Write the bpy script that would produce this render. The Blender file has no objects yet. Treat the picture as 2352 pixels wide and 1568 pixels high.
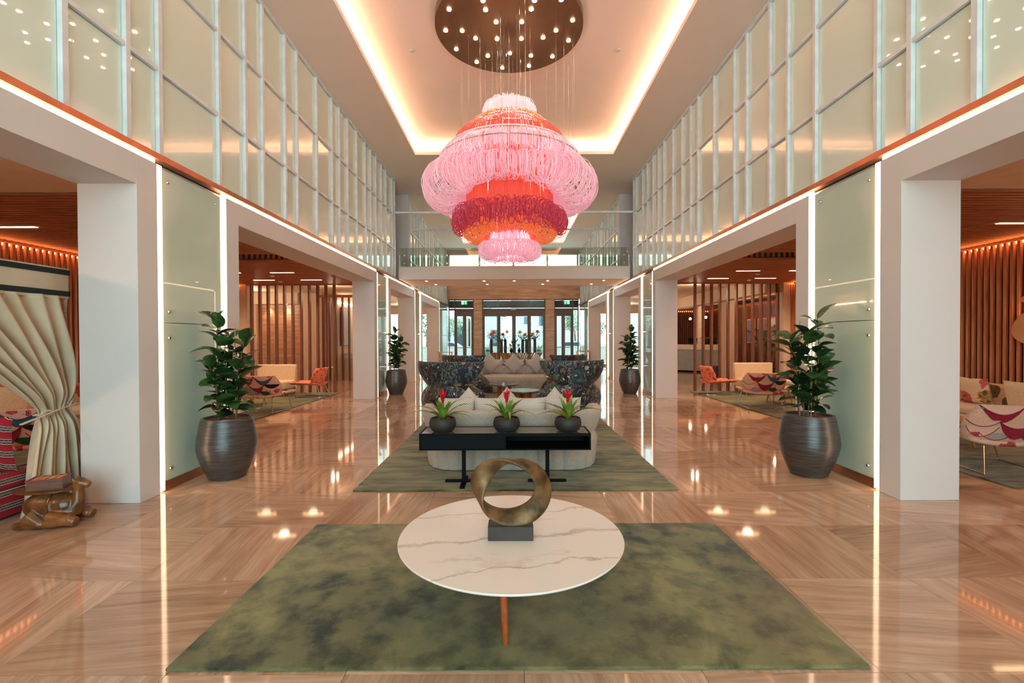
import bpy, math, random
from mathutils import Vector, Matrix, Euler
random.seed(7)
PI = math.pi
C = bpy.context.scene.collection
SC = bpy.context.scene

# ------------------------------------------------------------------ camera
cam_d = bpy.data.cameras.new('camera'); cam = bpy.data.objects.new('camera', cam_d); C.objects.link(cam)
cam_d.sensor_width = 36; cam_d.lens = 36 * 1050 / 2352
CP = 0.010
cam.location = (-0.07, 0, 1.6)
cam.rotation_euler = (Matrix.Rotation(PI/2 - CP, 3, 'X') @ Matrix.Rotation(-0.0038, 3, 'Z')).to_euler()
cam_d.shift_x = -1/2352; cam_d.shift_y = (777 - (784 - 1050*math.tan(CP)))/2352
cam_d.clip_end = 500; cam_d.clip_start = 0.05
SC.camera = cam

# ------------------------------------------------------------------ world, sun, exposure
SC.view_settings.view_transform = 'Standard'; SC.view_settings.look = 'None'
SC.view_settings.exposure = 0.36; SC.view_settings.gamma = 1.0; SC.view_settings.use_curve_mapping = False
w = bpy.data.worlds.new('world'); SC.world = w; w.use_nodes = True
bg = w.node_tree.nodes['Background']; bg.inputs[0].default_value = (0.74, 0.88, 1.0, 1); bg.inputs[1].default_value = 9.0
SC.cycles.max_bounces = 10; SC.cycles.diffuse_bounces = 5; SC.cycles.glossy_bounces = 5
SC.cycles.transmission_bounces = 6; SC.cycles.transparent_max_bounces = 16
SC.cycles.sample_clamp_indirect = 6; SC.cycles.sample_clamp_direct = 0
SC.cycles.caustics_reflective = False; SC.cycles.caustics_refractive = False
SC.cycles.use_denoising = True
def light(name, kind, loc, power, color, rot=(0,0,0), parent=None, **kw):
    d = bpy.data.lights.new(name, kind); d.energy = power; d.color = color
    for k, v in kw.items(): setattr(d, k, v)
    o = bpy.data.objects.new(name, d); C.objects.link(o); o.location = loc; o.rotation_euler = rot
    if parent: o.parent = parent
    return o
WARM = (1.0, 0.74, 0.52); WARM2 = (1.0, 0.60, 0.34); PEACH = (1.0, 0.80, 0.64)
# sky portal in the glazed front behind the camera
po = light('window_portal', 'AREA', (0, -6.9, 3.3), 1, (1,1,1), (PI/2, 0, 0), shape='RECTANGLE', size=7.4, size_y=6.2)
po.data.cycles.is_portal = True

# ------------------------------------------------------------------ materials
def lin(c): return tuple((x/255/12.92 if x/255 <= .04045 else ((x/255+.055)/1.055)**2.4) for x in c)
MATS = {}
class NT:
    def __init__(s, m): s.t = m.node_tree; s.n = s.t.nodes; s.b = s.n['Principled BSDF']
    def new(s, kind, **kw):
        n = s.n.new(kind)
        for k, v in kw.items():
            if k.startswith('i_'):
                key = k[2:]; key = int(key) if key.isdigit() else key.replace('_', ' ')
                if hasattr(v, 'links') or isinstance(v, bpy.types.NodeSocket): s.t.links.new(v, n.inputs[key])
                else: n.inputs[key].default_value = v
            else: setattr(n, k, v)
        return n
    def link(s, a, b): s.t.links.new(a, b)
    def math(s, op, a, b=None, c=None, clamp=False):
        n = s.n.new('ShaderNodeMath'); n.operation = op; n.use_clamp = clamp
        for i, x in enumerate((a, b, c)):
            if x is None: continue
            if isinstance(x, bpy.types.NodeSocket): s.link(x, n.inputs[i])
            else: n.inputs[i].default_value = x
        return n.outputs[0]
    def ramp(s, fac, stops, interp='LINEAR'):
        n = s.n.new('ShaderNodeValToRGB'); s.link(fac, n.inputs[0]); cr = n.color_ramp; cr.interpolation = interp
        while len(cr.elements) < len(stops): cr.elements.new(0.5)
        for e, (p, c) in zip(cr.elements, stops):
            e.position = p; e.color = (*lin(c), 1)
        return n.outputs[0]
    def mix(s, fac, a, b, blend='MIX'):
        n = s.n.new('ShaderNodeMix'); n.data_type = 'RGBA'; n.blend_type = blend
        for idx, x in ((0, fac), (6, a), (7, b)):
            if isinstance(x, bpy.types.NodeSocket): s.link(x, n.inputs[idx])
            elif idx == 0: n.inputs[0].default_value = x
            else: n.inputs[idx].default_value = (*lin(x), 1)
        return n.outputs[2]
    def objco(s, scale=(1,1,1)):
        tc = s.n.new('ShaderNodeTexCoord'); mp = s.n.new('ShaderNodeMapping'); s.link(tc.outputs['Object'], mp.inputs[0])
        mp.inputs['Scale'].default_value = scale; return mp.outputs[0]
    def noise(s, co, scale=5, detail=4, rough=.5, dist=0):
        n = s.n.new('ShaderNodeTexNoise'); s.link(co, n.inputs['Vector'])
        n.inputs['Scale'].default_value = scale; n.inputs['Detail'].default_value = detail
        n.inputs['Roughness'].default_value = rough; n.inputs['Distortion'].default_value = dist
        return n.outputs[0]
    def bump(s, h, strength=.3, dist=.01):
        n = s.n.new('ShaderNodeBump'); s.link(h, n.inputs['Height']); n.inputs['Strength'].default_value = strength
        n.inputs['Distance'].default_value = dist; s.link(n.outputs[0], s.b.inputs['Normal'])
def mat(name, col=(200,200,200), rough=.5, metal=0, spec=.5, coat=0, coatr=.03, var=0, vscale=6, fine=0, fscale=120, **kw):
    if name in MATS: return MATS[name]
    m = bpy.data.materials.new(name); m.use_nodes = True; MATS[name] = m; t = NT(m)
    b = t.b; b.inputs['Base Color'].default_value = (*lin(col), 1); b.inputs['Roughness'].default_value = rough
    b.inputs['Metallic'].default_value = metal; b.inputs['Specular IOR Level'].default_value = spec
    b.inputs['Coat Weight'].default_value = coat; b.inputs['Coat Roughness'].default_value = coatr
    for k, v in kw.items(): b.inputs[k].default_value = v
    co = t.objco()
    v = var if var else .04
    a = t.noise(co, vscale, 4)
    d = tuple(max(0, c*(1-v)) for c in col); l = tuple(min(255, c*(1+v)) for c in col)
    t.link(t.ramp(a, [(.3, d), (.7, l)]), b.inputs['Base Color'])
    if fine: t.bump(t.noise(co, fscale, 3), fine, .004)
    return m
def emit(name, col, strength):
    if name in MATS: return MATS[name]
    m = bpy.data.materials.new(name); m.use_nodes = True; MATS[name] = m; t = NT(m)
    t.b.inputs['Base Color'].default_value = (*lin(col), 1)
    t.b.inputs['Emission Color'].default_value = (*lin(col), 1); t.b.inputs['Emission Strength'].default_value = strength
    return m
def woodmat(name, dark, light_, axis=2, rough=.5, scale=1.0):
    if name in MATS: return MATS[name]
    m = bpy.data.materials.new(name); m.use_nodes = True; MATS[name] = m; t = NT(m)
    s = [9*scale, 9*scale, 9*scale]; s[axis] = .7*scale
    tc = t.new('ShaderNodeTexCoord'); oi = t.new('ShaderNodeObjectInfo')
    ad = t.new('ShaderNodeVectorMath', operation='ADD'); t.link(tc.outputs['Object'], ad.inputs[0])
    cb = t.new('ShaderNodeCombineXYZ'); r = t.math('MULTIPLY', oi.outputs['Random'], 40.0)
    for i in range(3): t.link(r, cb.inputs[i])
    t.link(cb.outputs[0], ad.inputs[1])
    mp = t.new('ShaderNodeMapping'); t.link(ad.outputs[0], mp.inputs[0]); mp.inputs['Scale'].default_value = s
    n1 = t.noise(mp.outputs[0], 3, 6, .6, .6)
    t.link(t.ramp(n1, [(.3, dark), (.5, tuple((a+b)/2 for a, b in zip(dark, light_))), (.7, light_)]), t.b.inputs['Base Color'])
    t.b.inputs['Roughness'].default_value = rough
    t.bump(n1, .15, .003)
    return m
def thin_glass(name, tint=(235,245,242), refl=1.0, rough=0.0):
    if name in MATS: return MATS[name]
    m = bpy.data.materials.new(name); m.use_nodes = True; MATS[name] = m; t = NT(m)
    out = [n for n in t.n if n.type == 'OUTPUT_MATERIAL'][0]
    tr = t.new('ShaderNodeBsdfTransparent'); tr.inputs[0].default_value = (*lin(tint), 1)
    gl = t.new('ShaderNodeBsdfGlossy'); gl.inputs['Roughness'].default_value = rough
    fr = t.new('ShaderNodeFresnel'); fr.inputs[0].default_value = 1.5
    mx = t.new('ShaderNodeMixShader'); t.link(t.math('MULTIPLY', fr.outputs[0], refl, clamp=True), mx.inputs[0])
    t.link(tr.outputs[0], mx.inputs[1]); t.link(gl.outputs[0], mx.inputs[2]); t.link(mx.outputs[0], out.inputs[0])
    return m
M = {}
M['wall'] = mat('white_plaster', (218,215,213), .6, var=.01, vscale=1.5, fine=.02)
M['ceil'] = mat('ceiling_plaster', (246,232,220), .7, var=.01, vscale=1)
M['cream'] = mat('cream_plaster', (226,200,172), .65, var=.02)
M['alu'] = mat('white_aluminium', (232,236,240), .35)
M['gasket'] = mat('dark_gasket', (40,46,60), .5)
M['steel'] = mat('brushed_steel', (190,190,190), .25, 1)
M['copper'] = mat('brushed_copper', (192,130,98), .35, .9, var=.06)
M['brass'] = mat('brass', (205,150,85), .25, 1)
M['black'] = mat('black_metal', (8,10,11), .6, 0, .12, var=.1)
M['pane'] = mat('mint_backpainted_glass', (230,246,232), .12, 0, .5, coat=1, coatr=.01, var=.015, vscale=.6)
M['panel'] = mat('mint_wall_glass', (200,222,206), .15, 0, .5, coat=1, coatr=.01, var=.015, vscale=.8)
M['led'] = emit('led_strip', (255,216,180), 5)
M['cove'] = emit('cove_led', (255,212,178), 22)
M['ledo'] = emit('orange_led', (255,150,80), 14)
M['lamp'] = emit('lamp_lens', (255,222,186), 30)
M['slot'] = emit('slot_lamp', (255,205,150), 12)
M['woodv'] = woodmat('slat_wood_vertical', (172,100,62), (220,146,98), 2)
M['woodp'] = woodmat('dark_post_wood', (96,50,28), (140,78,46), 2)
M['woodx'] = woodmat('slat_wood_ceiling', (146,80,48), (194,118,76), 0)
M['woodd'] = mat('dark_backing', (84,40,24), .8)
M['walnut'] = woodmat('walnut', (70,38,18), (128,74,38), 0, .35, 3)
M['oak'] = woodmat('oak', (168,112,58), (214,160,98), 2, .45, 2)
M['copperwood'] = woodmat('reddish_wood_leg', (160,72,36), (196,104,60), 2, .3, 3)
M['glass'] = thin_glass('clear_glass', (232,244,240), 1.2)
M['bglass'] = thin_glass('balustrade_glass', (228,232,224), 2.0)
M['dglass'] = thin_glass('tinted_door_glass', (180,190,188), .7)
M['bronze'] = mat('bronze_frame', (92,74,60), .4, .5)
M['darkpanel'] = mat('dark_transom_glass', (50,34,26), .12, 0, .6)

def tilemat():
    m = bpy.data.materials.new('veined_stone_tile'); m.use_nodes = True; t = NT(m)
    g = t.new('ShaderNodeNewGeometry'); sp = t.new('ShaderNodeSeparateXYZ'); t.link(g.outputs['Position'], sp.inputs[0])
    X, Y = sp.outputs[0], sp.outputs[1]; S = .855
    px = t.math('DIVIDE', t.math('ADD', X, .02), S); py = t.math('DIVIDE', t.math('ADD', Y, -3.02+855), S)
    ax = t.math('FLOOR', t.math('ABSOLUTE', px)); iy = t.math('FLOOR', py); ix = t.math('FLOOR', px)
    par = t.math('MODULO', t.math('ADD', ax, iy), 2.0)
    par = t.math('GREATER_THAN', par, .5)
    wn = t.new('ShaderNodeTexWhiteNoise', noise_dimensions='2D'); cb = t.new('ShaderNodeCombineXYZ')
    t.link(ix, cb.inputs[0]); t.link(iy, cb.inputs[1]); t.link(cb.outputs[0], wn.inputs['Vector'])
    rnd = wn.outputs['Value']
    def sel(a, b): # par=1 -> a
        return t.math('ADD', t.math('MULTIPLY', a, par), t.math('MULTIPLY', b, t.math('SUBTRACT', 1.0, par)))
    u = sel(px, py); v = sel(py, px)
    # bend of the veins differs from tile to tile
    bend = t.math('MULTIPLY', t.math('SUBTRACT', rnd, .5), .5)
    v2 = t.math('ADD', v, t.math('MULTIPLY', u, bend))
    c2 = t.new('ShaderNodeCombineXYZ'); t.link(t.math('MULTIPLY', u, .45), c2.inputs[0]); t.link(t.math('MULTIPLY', v2, 3.4), c2.inputs[1])
    t.link(t.math('MULTIPLY', rnd, 60.0), c2.inputs[2])
    n1 = t.noise(c2.outputs[0], 2.2, 6, .62, .55)
    c3 = t.new('ShaderNodeCombineXYZ'); t.link(t.math('MULTIPLY', u, .5), c3.inputs[0]); t.link(t.math('MULTIPLY', v2, 14), c3.inputs[1])
    t.link(t.math('MULTIPLY', rnd, 90.0), c3.inputs[2])
    n2 = t.noise(c3.outputs[0], 2.5, 4, .6, .4)
    a = t.ramp(n1, [(.28, (156,118,92)), (.42, (186,150,124)), (.55, (205,172,146)), (.72, (224,196,172))])
    b = t.ramp(n2, [(.3, (165,128,100)), (.65, (226,200,178))])
    c = t.mix(.32, a, b)
    tint = t.ramp(rnd, [(0, (222,214,208)), (1, (255,252,250))])
    c = t.mix(1.0, c, tint, 'MULTIPLY')
    t.link(c, t.b.inputs['Base Color'])
    t.b.inputs['Roughness'].default_value = .055; t.b.inputs['Specular IOR Level'].default_value = .62
    return m
M['tile'] = tilemat()
M['grout'] = mat('grout', (120,92,70), .8)
def rugmat(name, stretch):
    m = bpy.data.materials.new(name); m.use_nodes = True; t = NT(m)
    co = t.objco(stretch)
    n1 = t.noise(co, 1.5, 7, .62, .5); n2 = t.noise(co, 4.5, 5, .6); n3 = t.noise(t.objco((1,1,1)), 160, 2)
    a = t.ramp(n1, [(.36, (28,36,18)), (.44, (58,64,34)), (.52, (98,98,56)), (.60, (136,132,84))])
    b = t.ramp(n2, [(.38, (34,40,20)), (.56, (142,136,90))])
    c = t.mix(.48, a, b)
    n4 = t.noise(co, .9, 3, .5)
    c = t.mix(t.math('MULTIPLY', t.math('GREATER_THAN', n4, .0), t.ramp(n4, [(.5, (0,0,0)), (.7, (150,150,150))])), c, (128,98,70))
    t.link(c, t.b.inputs['Base Color']); t.b.inputs['Roughness'].default_value = .95; t.b.inputs['Specular IOR Level'].default_value = .15
    t.b.inputs['Sheen Weight'].default_value = .25
    t.bump(n3, .7, .006)
    return m
M['rug'] = rugmat('green_pile', (1,1,1)); M['rug2'] = rugmat('green_streaked_pile', (.55,1.7,1))
def marble():
    m = bpy.data.materials.new('white_marble'); m.use_nodes = True; t = NT(m)
    tc = t.new('ShaderNodeTexCoord'); mp = t.new('ShaderNodeMapping'); t.link(tc.outputs['Object'], mp.inputs[0])
    mp.inputs['Rotation'].default_value = (0,0,.22); mp.inputs['Scale'].default_value = (.8,1.7,1); mp.inputs['Location'].default_value = (.3,.13,0)
    n = t.noise(mp.outputs[0], 1.1, 7, .58, .35)
    d = t.math('ABSOLUTE', t.math('SUBTRACT', n, .5))
    v = t.ramp(d, [(0, (176,156,138)), (.008, (206,190,174)), (.02, (234,222,212)), (.035, (238,228,220))])
    msk = t.ramp(t.noise(mp.outputs[0], 1.3, 2), [(.56, (0,0,0)), (.68, (200,200,200))])
    sp = t.new('ShaderNodeSeparateXYZ'); t.link(tc.outputs['Object'], sp.inputs[0])
    base = t.mix(msk, (238,228,220), v)
    nn = t.noise(tc.outputs['Object'], 3.2, 6, .6)
    for k, off, amp, wd in ((.16, -.06, .30, .030), (.10, .34, .34, .016), (.22, -.42, .30, .014)):
        ln = t.math('SUBTRACT', t.math('ADD', sp.outputs[1], t.math('MULTIPLY', t.math('SUBTRACT', nn, .5), amp)), t.math('ADD', t.math('MULTIPLY', sp.outputs[0], k), off))
        f = t.math('SUBTRACT', 1.0, t.math('DIVIDE', t.math('ABSOLUTE', ln), wd), clamp=True)
        base = t.mix(t.math('MULTIPLY', f, t.math('MULTIPLY', t.noise(tc.outputs['Object'], 7, 4), 1.25)), base, (176,158,140))
    t.link(base, t.b.inputs['Base Color'])
    t.b.inputs['Roughness'].default_value = .32
    return m
M['marble'] = marble()
def linen(name, col, s=260):
    if name in MATS: return MATS[name]
    m = bpy.data.materials.new(name); m.use_nodes = True; MATS[name] = m; t = NT(m)
    a = t.noise(t.objco((1,1,8)), s/3, 2); b = t.noise(t.objco((8,8,1)), s/6, 2)
    f = t.math('MULTIPLY', t.math('ADD', a, b), .5)
    t.link(t.ramp(f, [(.35, tuple(c*.8 for c in col)), (.62, tuple(min(255, c*1.1) for c in col))]), t.b.inputs['Base Color'])
    t.b.inputs['Roughness'].default_value = .9; t.b.inputs['Specular IOR Level'].default_value = .2; t.b.inputs['Sheen Weight'].default_value = .2
    t.bump(f, .35, .004); return m
M['linen'] = linen('greige_linen', (180,166,152))
M['cushionseat'] = linen('pale_linen', (214,190,166))
M['canvas'] = mat('tent_canvas', (206,190,164), .9, var=.05, vscale=3, fine=.08, fscale=300)
M['creamfab'] = linen('cream_cloth', (226,200,164))
def dotted():
    m = bpy.data.materials.new('dotted_weave'); m.use_nodes = True; t = NT(m)
    co = t.objco((1,1,1)); sp = t.new('ShaderNodeSeparateXYZ'); t.link(co, sp.inputs[0])
    s = lambda ax, f, o=0: t.math('SINE', t.math('ADD', t.math('MULTIPLY', sp.outputs[ax], f), o))
    k = t.math('MULTIPLY', s(0, 190), s(2, 260))
    t.link(t.ramp(k, [(.0, (214,200,186)), (.25, (205,192,180)), (.5, (110,118,128))], 'LINEAR'), t.b.inputs['Base Color'])
    t.b.inputs['Roughness'].default_value = .9; return m
M['dot'] = dotted()
def jungle():
    m = bpy.data.materials.new('dark_jungle_print'); m.use_nodes = True; t = NT(m)
    tc = t.new('ShaderNodeTexCoord'); oi = t.new('ShaderNodeObjectInfo')
    ad = t.new('ShaderNodeVectorMath', operation='ADD'); t.link(tc.outputs['Object'], ad.inputs[0])
    cb = t.new('ShaderNodeCombineXYZ'); t.link(t.math('MULTIPLY', oi.outputs['Random'], 9.0), cb.inputs[0]); t.link(cb.outputs[0], ad.inputs[1])
    nz = t.new('ShaderNodeTexNoise'); t.link(ad.outputs[0], nz.inputs['Vector']); nz.inputs['Scale'].default_value = 7; nz.inputs['Detail'].default_value = 4
    dv = t.new('ShaderNodeVectorMath', operation='SCALE'); t.link(nz.outputs['Color'], dv.inputs[0]); dv.inputs['Scale'].default_value = .22
    a2 = t.new('ShaderNodeVectorMath', operation='ADD'); t.link(ad.outputs[0], a2.inputs[0]); t.link(dv.outputs[0], a2.inputs[1])
    def vor(scale, feat='F1'):
        v = t.new('ShaderNodeTexVoronoi'); v.feature = feat; t.link(a2.outputs[0], v.inputs['Vector']); v.inputs['Scale'].default_value = scale; return v
    v1 = vor(5); s1 = t.new('ShaderNodeSeparateColor'); t.link(v1.outputs['Color'], s1.inputs[0])
    base = t.ramp(s1.outputs[0], [(0,(14,14,24)),(.2,(30,40,44)),(.34,(18,18,30)),(.46,(46,62,54)),(.58,(26,26,50)),(.68,(66,66,54)),(.8,(40,26,34)),(.9,(34,58,64))], 'CONSTANT')
    v2 = vor(10); s2 = t.new('ShaderNodeSeparateColor'); t.link(v2.outputs['Color'], s2.inputs[0])
    pet = t.ramp(s2.outputs[1], [(0,(84,100,92)),(.3,(44,84,90)),(.5,(110,104,96)),(.62,(150,40,54)),(.72,(60,80,56)),(.86,(214,96,96)),(.93,(190,186,178))], 'CONSTANT')
    msk = t.math('MULTIPLY', t.math('GREATER_THAN', s2.outputs[0], .62), t.math('LESS_THAN', v2.outputs['Distance'], .42))
    # radiating fronds
    wv = t.new('ShaderNodeTexWave'); t.link(a2.outputs[0], wv.inputs['Vector']); wv.inputs['Scale'].default_value = 5; wv.inputs['Distortion'].default_value = 14; wv.inputs['Detail'].default_value = 3; wv.inputs['Detail Scale'].default_value = 1.6
    fr = t.math('MULTIPLY', t.math('GREATER_THAN', wv.outputs[1], .86), t.math('GREATER_THAN', s1.outputs[1], .35))
    c = t.mix(msk, base, pet); c = t.mix(fr, c, (104,112,104))
    v3 = vor(21); s3 = t.new('ShaderNodeSeparateColor'); t.link(v3.outputs['Color'], s3.inputs[0])
    m3 = t.math('MULTIPLY', t.math('GREATER_THAN', s3.outputs[0], .86), t.math('LESS_THAN', v3.outputs['Distance'], .4))
    c = t.mix(m3, c, t.ramp(s3.outputs[1], [(0,(205,200,190)),(.4,(196,60,72)),(.6,(110,140,150)),(.8,(190,140,90))], 'CONSTANT'))
    t.link(c, t.b.inputs['Base Color']); t.b.inputs['Roughness'].default_value = .55; t.b.inputs['Sheen Weight'].default_value = .1
    return m
M['jungle'] = jungle()
def floral(name, ground, cols, scale=2.2, thr=.72, small=True):
    m = bpy.data.materials.new(name); m.use_nodes = True; t = NT(m)
    tc = t.new('ShaderNodeTexCoord'); oi = t.new('ShaderNodeObjectInfo')
    ad = t.new('ShaderNodeVectorMath', operation='ADD'); t.link(tc.outputs['Object'], ad.inputs[0])
    cb = t.new('ShaderNodeCombineXYZ'); r = t.math('MULTIPLY', oi.outputs['Random'], 11.0)
    for i in range(3): t.link(r, cb.inputs[i])
    t.link(cb.outputs[0], ad.inputs[1])
    nz = t.new('ShaderNodeTexNoise'); t.link(ad.outputs[0], nz.inputs['Vector']); nz.inputs['Scale'].default_value = 3*scale; nz.inputs['Detail'].default_value = 2
    dv = t.new('ShaderNodeVectorMath', operation='SCALE'); t.link(nz.outputs['Color'], dv.inputs[0]); dv.inputs['Scale'].default_value = .5/scale
    a2 = t.new('ShaderNodeVectorMath', operation='ADD'); t.link(ad.outputs[0], a2.inputs[0]); t.link(dv.outputs[0], a2.inputs[1])
    v = t.new('ShaderNodeTexVoronoi'); t.link(a2.outputs[0], v.inputs['Vector']); v.inputs['Scale'].default_value = scale
    s = t.new('ShaderNodeSeparateColor'); t.link(v.outputs['Color'], s.inputs[0])
    msk = t.math('MULTIPLY', t.math('GREATER_THAN', s.outputs[0], thr), t.math('LESS_THAN', v.outputs['Distance'], .5))
    leaf = t.ramp(s.outputs[1], [(i/len(cols), c) for i, c in enumerate(cols)], 'CONSTANT')
    vein = t.noise(a2.outputs[0], scale*6, 3)
    leaf = t.mix(t.math('GREATER_THAN', vein, .56), leaf, (110,80,44) if small else (150,40,50))
    c = t.mix(msk, ground, leaf)
    t.link(c, t.b.inputs['Base Color']); t.b.inputs['Roughness'].default_value = .85
    return m
M['floral'] = floral('cream_leaf_print', (228,200,164), [(150,120,60),(84,84,44),(176,142,84),(200,90,96),(120,100,56)], 3.4, .35)
M['pinkprint'] = floral('pink_bird_print', (226,184,164), [(196,84,80),(208,120,104),(176,70,70)], 9, .7, False)
M['coral'] = floral('coral_sketch_print', (232,128,96), [(206,84,64),(196,96,70),(232,150,116)], 16, .4, False)
def sadu():
    m = bpy.data.materials.new('striped_sadu_weave'); m.use_nodes = True; t = NT(m)
    sp = t.new('ShaderNodeSeparateXYZ'); tc = t.new('ShaderNodeTexCoord'); t.link(tc.outputs['Object'], sp.inputs[0])
    z = t.math('ADD', sp.outputs[2], t.math('MULTIPLY', sp.outputs[0], .6))
    f = t.math('FRACT', t.math('MULTIPLY', z, 8.5))
    y = t.math('ABSOLUTE', t.math('SUBTRACT', t.math('FRACT', t.math('MULTIPLY', sp.outputs[1], 42)), .5))
    zig = t.math('GREATER_THAN', t.math('SINE', t.math('ADD', t.math('MULTIPLY', f, 60), t.math('MULTIPLY', y, 9))), .2)
    base = t.ramp(f, [(0,(150,24,40)),(.30,(222,205,190)),(.34,(22,16,16)),(.40,(30,24,24)),(.62,(22,16,16)),(.68,(222,205,190)),(.72,(160,28,44))], 'CONSTANT')
    inb = t.math('MULTIPLY', t.math('GREATER_THAN', f, .42), t.math('LESS_THAN', f, .61))
    c = t.mix(t.math('MULTIPLY', inb, zig), base, (196,182,166))
    t.link(c, t.b.inputs['Base Color']); t.b.inputs['Roughness'].default_value = .9; return m
M['sadu'] = sadu()
def potmat():
    m = bpy.data.materials.new('ribbed_grey_pot'); m.use_nodes = True; t = NT(m)
    co = t.objco((1.5,1.5,34)); n = t.noise(co, 3, 3, .6)
    t.link(t.ramp(n, [(.3,(52,50,50)),(.7,(98,92,88))]), t.b.inputs['Base Color'])
    t.b.inputs['Roughness'].default_value = .33; t.b.inputs['Metallic'].default_value = .35
    t.bump(n, .4, .006); return m
M['pot'] = potmat()
M['bowl'] = mat('charcoal_bowl', (42,40,38), .6, fine=.2)
M['soil'] = mat('bark_chips', (110,52,34), .95, var=.5, vscale=60, fine=1, fscale=60)
M['leaf'] = mat('rubber_leaf', (48,78,38), .22, 0, .6, var=.25, vscale=7)
M['leaf2'] = mat('dark_rubber_leaf', (30,52,30), .22, 0, .6, var=.2, vscale=7)
M['stem'] = mat('stem_brown', (112,84,52), .7)
M['brom'] = mat('bromeliad_leaf', (112,138,50), .35, 0, .5, var=.25, vscale=12)
M['red'] = mat('red_bract', (208,26,40), .4, var=.15, vscale=20)
M['bronzeart'] = mat('aged_bronze', (96,72,46), .5, .45, .4, var=.5, vscale=9, fine=.1, fscale=30)
M['stoneblock'] = mat('dark_stone_block', (58,48,44), .5, var=.15)
M['camel'] = mat('carved_wood', (106,68,36), .28, 0, .5, var=.4, vscale=8)
M['trav'] = None
def travertine():
    m = bpy.data.materials.new('travertine'); m.use_nodes = True; t = NT(m)
    n = t.noise(t.objco((.8,.8,7)), 1.6, 7, .6, .3); n2 = t.noise(t.objco((.5,.5,.5)), 1.0, 2)
    a = t.ramp(n, [(.3,(150,104,74)),(.5,(196,150,114)),(.7,(222,184,150))])
    t.link(t.mix(.3, a, t.ramp(n2, [(.3,(176,128,92)),(.7,(214,172,136))])), t.b.inputs['Base Color'])
    t.b.inputs['Roughness'].default_value = .35; return m
M['trav'] = travertine()

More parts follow.
